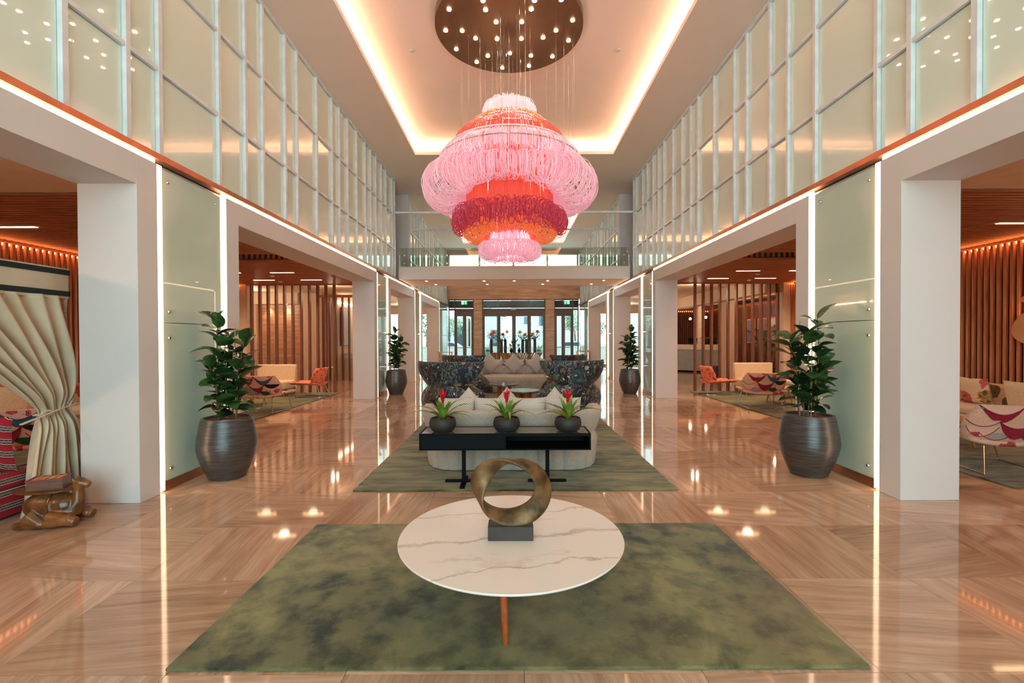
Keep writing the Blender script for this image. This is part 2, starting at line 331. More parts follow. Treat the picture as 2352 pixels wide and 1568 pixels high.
# ------------------------------------------------------------------ mesh helpers
class MB:
    def __init__(s): s.v = []; s.f = []
    def box(s, x0, x1, y0, y1, z0, z1, mx=None):
        if x0 > x1: x0, x1 = x1, x0
        if y0 > y1: y0, y1 = y1, y0
        if z0 > z1: z0, z1 = z1, z0
        b = len(s.v); P = [(x,y,z) for z in (z0,z1) for y in (y0,y1) for x in (x0,x1)]
        if mx is not None: P = [tuple(mx @ Vector(p)) for p in P]
        s.v += P
        s.f += [tuple(b+i for i in q) for q in ((0,2,3,1),(4,5,7,6),(0,1,5,4),(2,6,7,3),(0,4,6,2),(1,3,7,5))]
        return s
    def tube(s, pts, r, n=6, closed=False, caps=True, flat=1.0):
        pts = [Vector(p) for p in pts]; b = len(s.v); N = len(pts)
        rs = r if isinstance(r, (list, tuple)) else [r]*N
        up = None
        for i, p in enumerate(pts):
            if closed: t = pts[(i+1) % N] - pts[i-1]
            else: t = pts[min(i+1, N-1)] - pts[max(i-1, 0)]
            if t.length < 1e-9: t = Vector((0,0,1))
            t.normalize()
            if up is None:
                up = Vector((0,0,1)) if abs(t.z) < .9 else Vector((1,0,0))
            a = t.cross(up)
            if a.length < 1e-6: a = t.orthogonal()
            a.normalize(); c = a.cross(t).normalized(); up = c
            for k in range(n):
                th = 2*PI*k/n; s.v.append(tuple(p + (a*math.cos(th) + c*math.sin(th)*flat)*rs[i]))
        M_ = N if closed else N-1
        for i in range(M_):
            j = (i+1) % N
            for k in range(n):
                l = (k+1) % n; s.f.append((b+i*n+k, b+j*n+k, b+j*n+l, b+i*n+l)[::-1])
        if caps and not closed:
            s.f.append(tuple(b+k for k in range(n))[::1]); s.f.append(tuple(b+(N-1)*n+k for k in range(n))[::-1])
        return s
    def lathe(s, prof, n=32, c=(0,0,0), sx=1, sy=1):
        b = len(s.v)
        for (r, z) in prof:
            for k in range(n):
                th = 2*PI*k/n; s.v.append((c[0]+r*sx*math.cos(th), c[1]+r*sy*math.sin(th), c[2]+z))
        for i in range(len(prof)-1):
            for k in range(n):
                l = (k+1) % n; s.f.append((b+i*n+k, b+i*n+l, b+(i+1)*n+l, b+(i+1)*n+k))
        if prof[0][0] > 1e-4: s.f.append(tuple(b+k for k in range(n))[::-1])
        if prof[-1][0] > 1e-4: s.f.append(tuple(b+(len(prof)-1)*n+k for k in range(n)))
        return s
    def cyl(s, c, r, z0, z1, n=24): return s.lathe([(r, z0), (r, z1)], n, c)
    def grid(s, fn, nu, nv, cu=False, cv=False):
        b = len(s.v)
        for i in range(nu):
            for j in range(nv):
                s.v.append(tuple(fn(i/(nu if cu else nu-1), j/(nv if cv else nv-1))))
        for i in range(nu if cu else nu-1):
            for j in range(nv if cv else nv-1):
                i2 = (i+1) % nu; j2 = (j+1) % nv
                s.f.append((b+i*nv+j, b+i2*nv+j, b+i2*nv+j2, b+i*nv+j2))
        return s
    def poly(s, pts, z0, z1, axis=2):
        """prism of a 2D outline"""
        b = len(s.v); n = len(pts)
        def p3(p, h):
            if axis == 2: return (p[0], p[1], h)
            if axis == 1: return (p[0], h, p[1])
            return (h, p[0], p[1])
        s.v += [p3(p, z0) for p in pts] + [p3(p, z1) for p in pts]
        s.f.append(tuple(b+i for i in range(n))[::-1]); s.f.append(tuple(b+n+i for i in range(n)))
        for i in range(n):
            j = (i+1) % n; s.f.append((b+i, b+j, b+n+j, b+n+i))
        return s
    def sph(s, c, r, nu=12, nv=8):
        r = r if isinstance(r, (tuple, list)) else (r,r,r)
        prof = [(max(math.sin(PI*i/nv), 1e-5), -math.cos(PI*i/nv)) for i in range(nv+1)]
        b = len(s.v); s.lathe(prof, nu)
        for i in range(b, len(s.v)):
            x, y, z = s.v[i]; s.v[i] = (c[0]+x*r[0], c[1]+y*r[1], c[2]+z*r[2])
        return s
    def xf(s, mx, b=0):
        for i in range(b, len(s.v)): s.v[i] = tuple(mx @ Vector(s.v[i]))
        return s
    def mesh(s, name, m, smooth=False, ang=.7):
        me = bpy.data.meshes.new(name); me.from_pydata(s.v, [], s.f); me.update()
        if m is not None: me.materials.append(m)
        if smooth:
            me.shade_smooth(); me.set_sharp_from_angle(angle=ang)
        return me
    def build(s, name, m, parent=None, smooth=False, loc=(0,0,0), rot=(0,0,0), bevel=0, seg=2, solid=0, subs=0, kind=None, ang=.7):
        o = bpy.data.objects.new(name, s.mesh(name, m, smooth, ang)); C.objects.link(o); o.location = loc; o.rotation_euler = rot
        if parent: o.parent = parent
        if solid:
            md = o.modifiers.new('s', 'SOLIDIFY'); md.thickness = solid; md.offset = 0
        if bevel:
            md = o.modifiers.new('b', 'BEVEL'); md.width = bevel; md.segments = seg; md.limit_method = 'ANGLE'
            if not smooth: o.data.shade_smooth(); o.data.set_sharp_from_angle(angle=1.2)
        if subs:
            md = o.modifiers.new('ss', 'SUBSURF'); md.levels = subs; md.render_levels = subs
        if kind: o['kind'] = kind
        return o
def inst(name, me, parent=None, loc=(0,0,0), rot=(0,0,0), scale=(1,1,1)):
    o = bpy.data.objects.new(name, me); C.objects.link(o); o.location = loc; o.rotation_euler = rot; o.scale = scale
    if parent: o.parent = parent
    return o
def tag(o, label, cat, group=None):
    o['label'] = label; o['category'] = cat
    if group: o['group'] = group
    return o
def thing(name, label, cat, loc=(0,0,0), rz=0, group=None):
    o = bpy.data.objects.new(name, None); C.objects.link(o); o.location = loc; o.rotation_euler = (0,0,rz); o.empty_display_size = .1
    return tag(o, label, cat, group)
def st(o): o['kind'] = 'structure'; return o
def sroot(name):
    o = bpy.data.objects.new(name, None); C.objects.link(o); return st(o)
def kids(o): return [c for c in C.objects if c.parent == o]
def copy_tree(root, loc, rz, label=None, group=None, scale=None):
    ch = {}
    for o in C.objects:
        if o.parent: ch.setdefault(o.parent.name, []).append(o)
    def rec(o, par):
        c = o.copy(); C.objects.link(c); c.parent = par
        for k in ch.get(o.name, []): rec(k, c)
        return c
    r = rec(root, None); r.location = loc; r.rotation_euler = (0,0,rz)
    if label: r['label'] = label
    if group: r['group'] = group
    if scale: r.scale = scale
    return r
# ================================================================== SETTING
HX = 3.72      # hall face of columns and beams
PX = 3.76      # glass panels
BAYS = [(-1.78,-1.52),(4.46,4.72),(5.86,6.12),(12.1,12.36),(13.5,13.76),(16.9,17.16),(18.3,18.56),(22.6,22.86)]  # columns
PANELS = [(4.80,5.80),(12.44,13.44),(17.24,18.24),(22.94,25.9)]
CEIL = 6.65; ROOM = 3.23; LEDGE = 3.45
# ---- floor
fl = MB().box(-15, 15, -7.2, 26.2, -.3, -.012).build('floor', M['grout']); st(fl)
TS = .855
tme = MB().box(-TS/2+.0012, TS/2-.0012, -TS/2+.0012, TS/2-.0012, -.012, 0).mesh('tile', M['tile'])
cells = []
for i in range(-12, 12):
    for j in range(-2, 30):
        x = -.02 + (i+.5)*TS; y = 3.02 + (j-3+.5)*TS
        if y > 26: continue
        cells.append((x, y))
def hidden(x, y): return abs(x) > 4.6 and y < 3.6 or (abs(x) > 8.4 and y < 13)
vis = sorted([c for c in cells if not hidden(*c) and c[1] > 1.0 and abs(c[0]) < 1.25*c[1]+.9], key=lambda c: c[1]+.3*abs(c[0]))
near = vis[:295]; ns = set(near)
for x, y in near: inst('tile', tme, fl, (x, y, 0))
rest = MB()
for i in range(-18, 18):
    for j in range(-12, 30):
        x = -.02 + (i+.5)*TS; y = 3.02 + (j-3+.5)*TS
        if (x, y) in ns or y > 25.8: continue
        rest.box(x-TS/2+.0012, x+TS/2-.0012, y-TS/2+.0012, y+TS/2-.0012, -.012, 0)
o = rest.build('tiles', M['tile'], fl, kind='stuff')
# ---- side walls of the hall
for s, nm in ((-1,'wall_left'), (1,'wall_right')):
    W = sroot(nm)
    core = MB()
    # solid core behind the panels and above the openings
    core.box(s*3.90, s*4.30, -7, 14.62, LEDGE+.05, CEIL)
    core.box(s*3.90, s*4.30, 16.42, 26.2, LEDGE+.05, CEIL)
    core.box(s*3.86, s*4.30, 14.62, 16.42, 3.2, 3.55)
    for a, b in PANELS: core.box(s*3.82, s*4.30, a-.08, b+.08, 0, LEDGE)
    core.box(s*3.86, s*4.30, -7, -1.78, 0, LEDGE)
    core.build('wall_core', M['wall'], W)
    for a, b in BAYS: MB().box(s*HX, s*4.30, a, b, 0, 3.41).build('column', M['wall'], W, bevel=.004, seg=1)
    for a, b in ((-1.52,4.46),(6.12,12.1),(13.76,16.9),(18.56,22.6)):
        MB().box(s*HX, s*4.30, a, b, 3.12, 3.41).build('beam', M['wall'], W)
    # copper ledge and light strips
    MB().box(s*3.715, s*3.90, -7, 26.2, LEDGE+.012, LEDGE+.075).build('copper_ledge', M['copper'], W)
    for a, b in ((-1.78,4.72),(5.86,12.36),(13.5,17.16),(18.3,22.86)):
        MB().box(s*3.74, s*3.80, a, b, 3.412, 3.455).build('light_strip', M['led'], W)
    for a, b in PANELS:
        for y0, y1, xi in ((a-.076, a-.006, 3.728), (b+.008, b+.056, 3.752)):
            if y1 > 25.9: continue
            MB().box(s*xi, s*3.815, y0, y1, .02, 3.41).build('light_strip', M['led'], W)
        for z0, z1 in ((.10, 1.775), (1.785, 3.40)):
            p = MB().box(s*PX, s*3.79, a, b, z0, z1).build('glass_panel', M['panel'], W, bevel=.003, seg=1)
            for z in ((.22, 1.62) if z0 < 1 else (1.90, 3.28)):
                for y in (a+.11, b-.11):
                    bm = MB(); bm.lathe([(0.001,0),(.017,0),(.017,.012),(.012,.018),(.001,.02)][::-1], 12)
                    bm.xf(Matrix.Rotation(-s*PI/2, 4, 'Y')); bm.build('standoff_bolt', M['steel'], p, True, (s*PX, y, z))
        MB().box(s*3.75, s*3.82, a, b, 0, .10).build('kick_plate', M['copper'], W)
    # ---- upper glazing
    G = sroot('window_1' if s < 0 else 'window_2')
    ys = [-6.9,-6.0,-5.3,-4.4,-3.5,-2.9,-2.2,-1.5,-.7,0.1,.9,1.6,2.2,2.85,3.84,4.47,4.88,5.87,6.45,6.90,7.58,8.0,8.8,9.55,9.95,10.45,11.05,11.7,12.15,12.6,13.15,13.6,14.3,14.6]
    ys2 = [16.45]; k = 0
    while ys2[-1] < 25.6: ys2.append(ys2[-1] + (.95,.6,.42,.7,.5)[k % 5]); k += 1
    zs = [LEDGE+.08, 4.46, 5.53, CEIL-.03]
    pm = {}
    for Y in (ys, ys2):
        for i, y in enumerate(Y):
            MB().box(s*3.79, s*3.88, y-.026, y+.026, zs[0], zs[3]).build('mullion', M['alu'], G)
        for i in range(len(Y)-1):
            for j in range(3):
                y0, y1 = Y[i]+.032, Y[i+1]-.032
                if j < 2: MB().box(s*3.795, s*3.88, Y[i]+.026, Y[i+1]-.026, zs[j+1]-.022, zs[j+1]+.022).build('transom', M['alu'], G)
                pn = MB().box(s*3.835, s*3.86, y0, y1, zs[j]+.03, zs[j+1]-.03).build('pane', M['pane'], G)
        MB().box(s*3.865, s*3.885, Y[0], Y[-1], zs[0], zs[3]).build('gasket', M['gasket'], G)
        MB().box(s*3.785, s*3.89, Y[0], Y[-1], CEIL-.05, CEIL).build('head_frame', M['alu'], G)
        MB().box(s*3.785, s*3.89, Y[0], Y[-1], LEDGE+.075, LEDGE+.105).build('sill_frame', M['alu'], G)
    # upper column beyond the bridge and side gallery wall
    MB().box(s*3.70, s*4.3, 16.1, 16.42, 3.55, CEIL).build('column', M['wall'], W)
    MB().box(s*6.4, s*6.6, 14.0, 17.0, 3.5, CEIL).build('gallery_wall', M['wall'], W)
    MB().box(s*4.3, s*6.4, 14.4, 14.6, 3.5, CEIL).build('gallery_wall', M['wall'], W)
    MB().box(s*4.3, s*6.4, 16.45, 16.65, 3.5, CEIL).build('gallery_wall', M['wall'], W)
# ---- ceiling with two recessed trays
ce = MB()
T1 = (2.72, 1.2, 12.6); T2 = (2.65, 18.4, 24.3)
def ceilbox(x0,x1,y0,y1): ce.box(x0,x1,y0,y1,CEIL,CEIL+.09)
for tx, y0, y1 in (T1, T2):
    ceilbox(-6.6, -tx, y0, y1); ceilbox(tx, 6.6, y0, y1)
ceilbox(-6.6, 6.6, -7.2, T1[1]); ceilbox(-6.6, 6.6, T1[2], T2[1]); ceilbox(-6.6, 6.6, T2[2], 26.4)
ce.box(-6.6, 6.6, -7.2, 26.4, CEIL+.33, CEIL+.4)
CEO = st(ce.build('ceiling', M['ceil']))
for tx, y0, y1 in (T1, T2):
    e = .22
    m = MB(); z0, z1 = CEIL+.09, CEIL+.33
    m.box(-tx-e-.05, -tx-e, y0-e, y1+e, z0, z1); m.box(tx+e, tx+e+.05, y0-e, y1+e, z0, z1)
    m.box(-tx-e, tx+e, y0-e-.05, y0-e, z0, z1); m.box(-tx-e, tx+e, y1+e, y1+e+.05, z0, z1)
    m.build('tray_side', M['ceil'], CEO)
    for b in ((-tx-e+.02,-tx-e+.06,y0-e+.02,y1+e-.02),(tx+e-.06,tx+e-.02,y0-e+.02,y1+e-.02),(-tx-e+.06,tx+e-.06,y1+e-.06,y1+e-.02),(-tx-e+.06,tx+e-.06,y0-e+.02,y0-e+.06)):
        MB().box(*b, CEIL+.095, CEIL+.125).build('cove_light', M['cove'], CEO)
for x, y in ((-1.93, 8.6), (1.93, 8.6)):
    MB().cyl((x,y,0), .05, CEIL+.315, CEIL+.33, 16).build('smoke_detector', M['wall'], CEO, True)
# ---- end wall (travertine piers, doors, clerestory)
EY = 26.2
E = st(MB().box(-3.8, 3.8, EY, EY+.4, 3.85, 4.72).box(-3.8, 3.8, EY, EY+.4, 6.45, CEIL).build('wall_back', M['trav']))
for x0, x1 in ((-2.28,-1.80),(1.83,2.33)):
    z = 0; 
    while z < 3.84:
        z1 = min(3.85, z+.64); MB().box(x0, x1, EY-.012*((int(z*10)) % 2), EY+.4, z+.002, z1-.002).build('stone_slab', M['trav'], E); z = z1
MB().box(-6.6, -3.75, EY+.05, EY+.4, 3.4, CEIL).box(3.8, 6.6, EY+.05, EY+.4, 3.4, CEIL).build('side_return', M['wall'], E)
for x in (-2.0, -2.0):
    pass
for z in (2.45, 1.32):
    b = MB(); b.lathe([(0.001,.03),(.03,.03),(.05,.022),(.055,0),(.001,0)], 16); b.xf(Matrix.Rotation(PI/2, 4, 'X')); b.build('door_button', M['copper'], E, True, (-2.03, EY-.014, z))
cl = sroot('window_3')
for x in (-3.7, -1.95, 0, 1.95, 3.7): MB().box(x-.05, x+.05, EY+.1, EY+.2, 4.72, 6.45).build('mullion', M['alu'], cl)
for x0, x1 in ((-3.65,-2.0),(-1.9,-.05),(.05,1.9),(2.0,3.65)): MB().box(x0, x1, EY+.14, EY+.15, 4.74, 6.43).build('pane', M['glass'], cl)
MB().box(-3.75, 3.75, EY+.1, EY+.2, 4.72, 4.78).box(-3.75, 3.75, EY+.1, EY+.2, 6.39, 6.45).build('transom', M['alu'], cl)
def door_set(name, x0, x1, leafs, ztop=3.85, ztr=3.33, handle=True):
    D = sroot(name); y0, y1 = EY+.12, EY+.22
    fr = MB().box(x0, x0+.06, y0, y1, 0, ztop).box(x1-.06, x1, y0, y1, 0, ztop).box(x0+.06, x1-.06, y0, y1, ztop-.06, ztop).box(x0+.06, x1-.06, y0-.04, y1, ztr-.12, ztr)
    fr.build('door_frame', M['bronze'], D)
    n = len(leafs)-1
    for i in range(n):
        a, b = leafs[i], leafs[i+1]
        l = MB().box(a, a+.10, y0+.02, y1-.02, .02, ztr-.12).box(b-.10, b, y0+.02, y1-.02, .02, ztr-.12).box(a+.1, b-.1, y0+.02, y1-.02, ztr-.45, ztr-.12).box(a+.1, b-.1, y0+.02, y1-.02, .02, .16)
        L = l.build('door_leaf', M['bronze'], D)
        MB().box(a+.1, b-.1, y0+.045, y0+.053, .16, ztr-.45).build('pane', M['dglass'], L)
    return D
D1 = door_set('door_1', -1.80, 1.83, [-1.76,-.86,.02,.90,1.79])
for a, b in ((-1.74,-.9),(-.86,.88),(.92,1.77)): MB().box(a, b, EY+.15, EY+.17, 3.35, 3.78).build('transom_panel', M['darkpanel'], D1)
for a in (-.90, .88): MB().box(a, a+.04, EY+.11, EY+.22, 3.33, 3.79).build('transom_bar', M['bronze'], D1)
MB().box(-.14, .14, EY+.06, EY+.08, 3.24, 3.28).build('door_sensor', M['wall'], D1)
D2 = door_set('door_2', -3.75, -2.28, [-3.35,-2.82,-2.34]); D3 = door_set('door_3', 2.33, 3.75, [2.39,2.86,3.38])
for D, a, b, sx in ((D2,-3.69,-2.34,-1),(D3,2.39,3.69,1)):
    MB().box(a, b, EY+.15, EY+.17, 3.35, 3.78).build('transom_panel', M['darkpanel'], D)
    x0, x1 = ((-3.69,-3.41) if sx < 0 else (3.44,3.69)); MB().box(x0, x1, EY+.16, EY+.17, .05, 3.2).build('side_light', M['dglass'], D)
    MB().box((x1 if sx<0 else x0-.06), (x1+.06 if sx<0 else x0), EY+.1, EY+.22, 0, 3.8).build('door_post', M['bronze'], D)
    c = -2.85 if sx < 0 else 2.88
    MB().tube([(c-.48,EY+.1,1.09),(c+.48,EY+.1,1.09)], .018, 8).build('push_bar', M['steel'], D, True)
# exit signs
for cx, lab in ((-2.83,'left'), (3.06,'right')):
    sg = thing('exit_sign', 'green and white exit sign above the %s-hand entrance door' % lab, 'exit sign', (cx, EY+.02, 3.66))
    MB().box(-.17, .17, 0, .05, -.12, .12).build('sign_box', emit('sign_green', (30,150,100), .9), sg)
    wm = emit('sign_white', (225,245,235), 1.2)
    MB().box(-.16, .16, -.004, 0, .07, .115).build('sign_band', wm, sg)
    f = -1 if lab == 'left' else 1
    pic = MB(); y0, y1 = -.005, 0
    X = lambda v: f*v
    pic.box(X(.03), X(.13), y0, y1, -.09, .05)                       # doorway
    pic.poly([(X(-.14),-.02),(X(-.09),.035),(X(-.09),-.005+.0),(X(-.035),-.005),(X(-.035),-.035),(X(-.09),-.035),(X(-.09),-.075)], y0, y1, 1)
    pic.build('pictogram', wm, sg)
    man = MB(); man.poly([(X(.06),-.085),(X(.075),-.04),(X(.055),-.01),(X(.075),.02),(X(.10),.01),(X(.11),-.02),(X(.095),-.03),(X(.105),-.06),(X(.09),-.085),(X(.085),-.05)], -.008, -.005, 1)
    man.sph((X(.088),-.006,.034), (.012,.004,.012), 8, 6); man.build('running_figure', emit('sign_green', (30,150,100), .9), sg)
# ---- side rooms
for s, nm in ((-1,'left'), (1,'right')):
    R = sroot('wall_lounge_' + nm)
    m = MB(); m.box(s*8.3, s*8.42, -7, 13.75, 0, 3.6); m.build('backing', M['woodd'], R)
    sl = MB().box(-.022, .022, -.0225, .0225, 0, 3.16).mesh('slat', M['woodv'])
    k = 0; y = 13.55
    while k < 118 and y > 1.0:
        inst('slat', sl, R, (s*8.2, y, 0)); y -= .105; k += 1
    MB().box(s*8.25, s*8.29, 1, 13.6, 3.14, 3.17).build('light_strip', M['ledo'], R)
    MB().box(s*8.0, s*8.3, 13.6, 13.85, 0, 3.4).build('column', M['cream'], R)
    # lounge ceiling
    L = sroot('ceiling_lounge_' + nm)
    MB().box(s*4.3, s*8.3, -7, 5.08, ROOM, ROOM+.05).build('plaster', M['cream'], L)
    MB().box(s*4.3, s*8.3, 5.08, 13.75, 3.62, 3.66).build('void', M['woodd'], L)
    MB().box(s*4.3, s*8.3, 5.06, 5.10, ROOM, 3.62).build('edge', M['cream'], L)
    sx = MB().box(-1.97, 1.97, -.03, .03, 0, .05).mesh('ceiling_slat', M['woodx'])
    y = 5.15; k = 0
    while y < 13.7:
        if not (8.78 < y < 9.62): inst('ceiling_slat', sx, L, (s*6.3, y, ROOM))
        y += .1
    MB().box(s*4.32, s*8.28, 5.1, 8.78, ROOM+.055, ROOM+.065).box(s*4.32, s*8.28, 9.62, 13.7, ROOM+.055, ROOM+.065).build('slat_backing', M['woodd'], L)
    ver = MB().box(-.02, .02, -.03, 0, 0, .36).mesh('fascia_slat', M['woodv'])
    for q in range(34): inst('fascia_slat', ver, L, (s*(4.4+q*.115), 9.66, ROOM+.02))
    MB().box(s*4.3, s*8.3, 9.60, 9.63, ROOM-.01, ROOM+.04).build('fascia_board', M['woodx'], L)
    MB().box(s*4.31, s*4.33, 5.1, 13.6, ROOM+.02, ROOM+.035).build('light_strip', M['ledo'], L)
    MB().box(s*4.3, s*12, 13.75, 26.2, 3.40, 3.45).build('plaster', M['cream'], L)
    for x, y in ((5.6,6.6),(7.2,6.6),(5.7,11.2),(7.0,11.2),(7.8,11.2),(5.6,12.6),(6.9,12.6)):
        MB().box(s*x-.28, s*x+.28, y-.03, y+.03, ROOM-.004, ROOM-.001).build('slot_light', M['slot'], L)
        if (x, y) != (7.2, 6.6): light('slot_lamp', 'SPOT', (s*x, y, ROOM-.02), (60 if y < 8 else 80), WARM, (0,0,0), spot_size=2.6, spot_blend=.7, shadow_soft_size=.11)
    for x, y in ((6.2,11.7),(6.6,12.9)):
        MB().cyl((s*x,y,0), .05, ROOM-.03, ROOM, 14).build('sprinkler', M['wall'], L, True)
    light('lounge_fill', 'POINT', (s*6.6, .5, 2.9), 110, WARM2, shadow_soft_size=.15)  # added fill light out of view, warms the near lounge; no fixture
    for yy in (16.5, 21): light('room_fill', 'POINT', (s*9.5, yy, 2.9), 38, WARM, shadow_soft_size=.1)  # fill lights added to brighten the dark rooms behind the screen posts
    for yy in (15.2, 20, 24): light('aisle_fill', 'POINT', (s*6.0, yy, 3.0), 24, WARM, shadow_soft_size=.1)  # more added fill without fixtures, lifts the aisle beyond the screen
    # outer shell of the side rooms beyond the slatted screen
    O = sroot('wall_outer_' + nm)
    MB().box(s*12, s*12.2, 13.6, 26.2, 0, 3.4).box(s*8.3, s*12, 13.6, 13.7, 0, 3.4).build('outer_wall', M['cream'], O)
    MB().box(s*8.3, s*12, 26.2, 26.4, 0, 3.4).box(s*4.3, s*8.3, 26.2, 26.4, 3.0, 3.4).box(s*3.8, s*4.5, 26.2, 26.4, 0, 3.4).build('front_wall', M['cream'], O)
    Wn = sroot('window_' + ('4' if s < 0 else '5'))
    for x in (4.5, 5.4, 6.3, 7.2, 8.3): MB().box(s*x-.04, s*x+.04, EY+.02, EY+.14, .1, 3.0).build('mullion', M['bronze'], Wn)
    for x0, x1 in ((4.54,5.36),(5.44,6.26),(6.34,7.16),(7.24,8.26)): MB().box(s*x0, s*x1, EY+.07, EY+.08, .14, 2.96).build('pane', M['dglass'], Wn)
    MB().box(s*4.5, s*8.3, EY+.02, EY+.14, 0, .1).build('sill', M['bronze'], Wn)
# ---- glazed front behind the camera
B = sroot('window_6')
for x in (-3.75,-1.9,0,1.9,3.75): MB().box(x-.05, x+.05, -6.98, -6.9, 0, CEIL).build('mullion', M['bronze'], B)
for z in (.05, 3.2, 5.0, 6.6): MB().box(-3.75, 3.75, -6.97, -6.91, z-.05, z+.05).build('transom', M['bronze'], B)
for x0 in (-3.7,-1.85,.05,1.95):
    for z0, z1 in ((.1,3.15),(3.25,4.95),(5.05,6.55)): MB().box(x0, x0+1.8, -6.945, -6.937, z0, z1).build('pane', M['glass'], B)
st(MB().box(-15, -3.8, -7.2, -7.0, 0, 3.5).box(3.8, 15, -7.2, -7.0, 0, 3.5).box(-6.6, -3.8, -7.2, -7, 3.5, CEIL).box(3.8, 6.6, -7.2, -7, 3.5, CEIL).build('wall_front', M['wall']))
# ---- bridge
BR = thing('footbridge', 'white footbridge with a glass balustrade crossing the hall', 'bridge', (0, 14.65, 3.5))
MB().box(-3.70, 3.70, 0, .22, 0, .40).build('fascia', M['wall'], BR)
MB().box(-3.70, 3.70, .22, 1.72, 0, .12).build('deck', M['ceil'], BR)
MB().box(-3.70, 3.70, 1.72, 1.94, 0, .40).build('fascia', M['wall'], BR)
MB().box(-3.70, 3.70, -.01, .01, .40, .42).build('edge_trim', M['brass'], BR)
js = [-3.70,-2.33,-.79,.79,2.33,3.70]
for i in range(5):
    for yy in (.10, 1.84):
        g = MB().box(js[i]+.008, js[i+1]-.008, yy-.008, yy+.008, .42, 1.02).build('balustrade_pane', M['bglass'], BR)
        if yy < 1:
            for x in (js[i]+.17, js[i+1]-.17):
                for z in (.52, .78):
                    b = MB(); b.lathe([(.001,.03),(.028,.03),(.028,0),(.001,0)], 10); b.xf(Matrix.Rotation(PI/2, 4, 'X')); b.build('standoff_bolt', M['steel'], g, True, (x, yy-.008, z))
for x, y in ((-2.9,.45),(-2.75,1.4),(-1.0,.45),(-.95,1.4),(0,.45),(1.0,1.4),(1.1,.45),(2.95,.45),(2.7,1.4)):
    MB().cyl((x,y,0), .035, -.006, 0, 12).build('downlight', M['lamp'], BR, True)
    light('bridge_downlight', 'SPOT', (x, 14.65+y, 3.47), 18, WARM, spot_size=1.9, spot_blend=.8, shadow_soft_size=.04)
for x, y in ((-2.0,.9),(2.1,.9),(-.9,1.0)): MB().cyl((x,y,0), .04, -.02, 0, 12).build('sprinkler', M['steel'], BR, True)
for i, (y, z, hx) in enumerate(((14.62, 5.62, 3.78), (16.42, 5.50, 3.70))):
    st(MB().box(-hx, hx, y-.03, y+.03, z-.03, z+.03).build('trim_%d' % (i+1), M['alu']))
# ---- wood screens standing between lounge and the rooms beyond
for s, nm in ((-1,'left'), (1,'right')):
    S_ = thing('slatted_screen', 'open screen of vertical wooden posts at the end of the %s lounge' % nm, 'screen', (0, 13.7, 0))
    pm = MB().box(-.024, .024, -.06, .06, 0, ROOM-.02).mesh('screen_post', M['woodp'])
    for k in range(11): inst('screen_post', pm, S_, (s*(5.40+k*.247), 0, .005))
    MB().box(s*4.32, s*8.0, -.08, .08, ROOM-.02, ROOM+.12).build('head_rail', M['woodx'], S_)
S2 = thing('slatted_screen', 'farther narrow screen of vertical wooden posts seen through the left screen', 'screen', (0, 17.6, 0))
for k in range(6): inst('screen_post', pm, S2, (-6.1-k*.25, 0, .005))
MB().box(-7.5, -6.0, -.06, .06, 3.2, 3.3).build('head_rail', M['woodx'], S2)
# ================================================================== CHANDELIER
CX, CY = -.107, 7.85
def glasstube(name, col, tr=.35):
    m = bpy.data.materials.new(name); m.use_nodes = True; t = NT(m)
    out = [n for n in t.n if n.type == 'OUTPUT_MATERIAL'][0]
    c = (*lin(col), 1)
    t.b.inputs['Base Color'].default_value = c; t.b.inputs['Roughness'].default_value = .15
    t.b.inputs['Coat Weight'].default_value = .5
    t.b.inputs['Emission Color'].default_value = c; t.b.inputs['Emission Strength'].default_value = .22
    tl = t.new('ShaderNodeBsdfTranslucent'); tl.inputs[0].default_value = c
    mx = t.new('ShaderNodeMixShader'); mx.inputs[0].default_value = tr
    t.link(t.b.outputs[0], mx.inputs[1]); t.link(tl.outputs[0], mx.inputs[2]); t.link(mx.outputs[0], out.inputs[0]); return m
PK = glasstube('pink_glass_tube', (244,204,216)); PL = glasstube('pale_pink_glass_tube', (255,228,232)); CO = glasstube('coral_glass_tube', (240,116,98))
OR = glasstube('orange_glass_tube', (244,160,100)); CR = glasstube('crimson_glass_tube', (206,72,96))
ch = thing('chandelier', 'huge tiered pink, coral and orange glass chandelier hanging over the hall', 'chandelier', (CX, CY, 0))
rnd = random.Random(3)
def loops(name, m, n, Rc, zc, a, b, tilt=0, r=.006, jit=.25, jr=.03, jz=.03, seg=18, wave=0):
    mb = MB()
    for i in range(n):
        ph = 2*PI*(i+rnd.uniform(-.3,.3))/n; tw = rnd.uniform(-jit, jit); dr = rnd.uniform(-jr, jr); dz = rnd.uniform(-jz, jz)
        rad = Vector((math.cos(ph), math.sin(ph), 0)); tan = Vector((-math.sin(ph), math.cos(ph), 0))
        u = (rad*math.cos(tw) + tan*math.sin(tw)); up = Vector((0,0,1))
        wf = wave*math.sin(ph)**2; cc = rad*(Rc+dr-wf*.13) + up*(zc+dz+wf*.06)
        a_, b_ = a*rnd.uniform(.9,1.06)*(1-.38*wf), b*rnd.uniform(.9,1.06)*(1-.48*wf)
        pts = []
        for k in range(seg):
            th = 2*PI*k/seg; p = a_*math.cos(th); q = b_*math.sin(th)
            x = p*math.cos(tilt) - q*math.sin(tilt); z = p*math.sin(tilt) + q*math.cos(tilt)
            pts.append(cc + u*x + up*z)
        mb.tube(pts, r, 4, closed=True)
    return mb.build(name, m, ch, True, kind='stuff', ang=3)
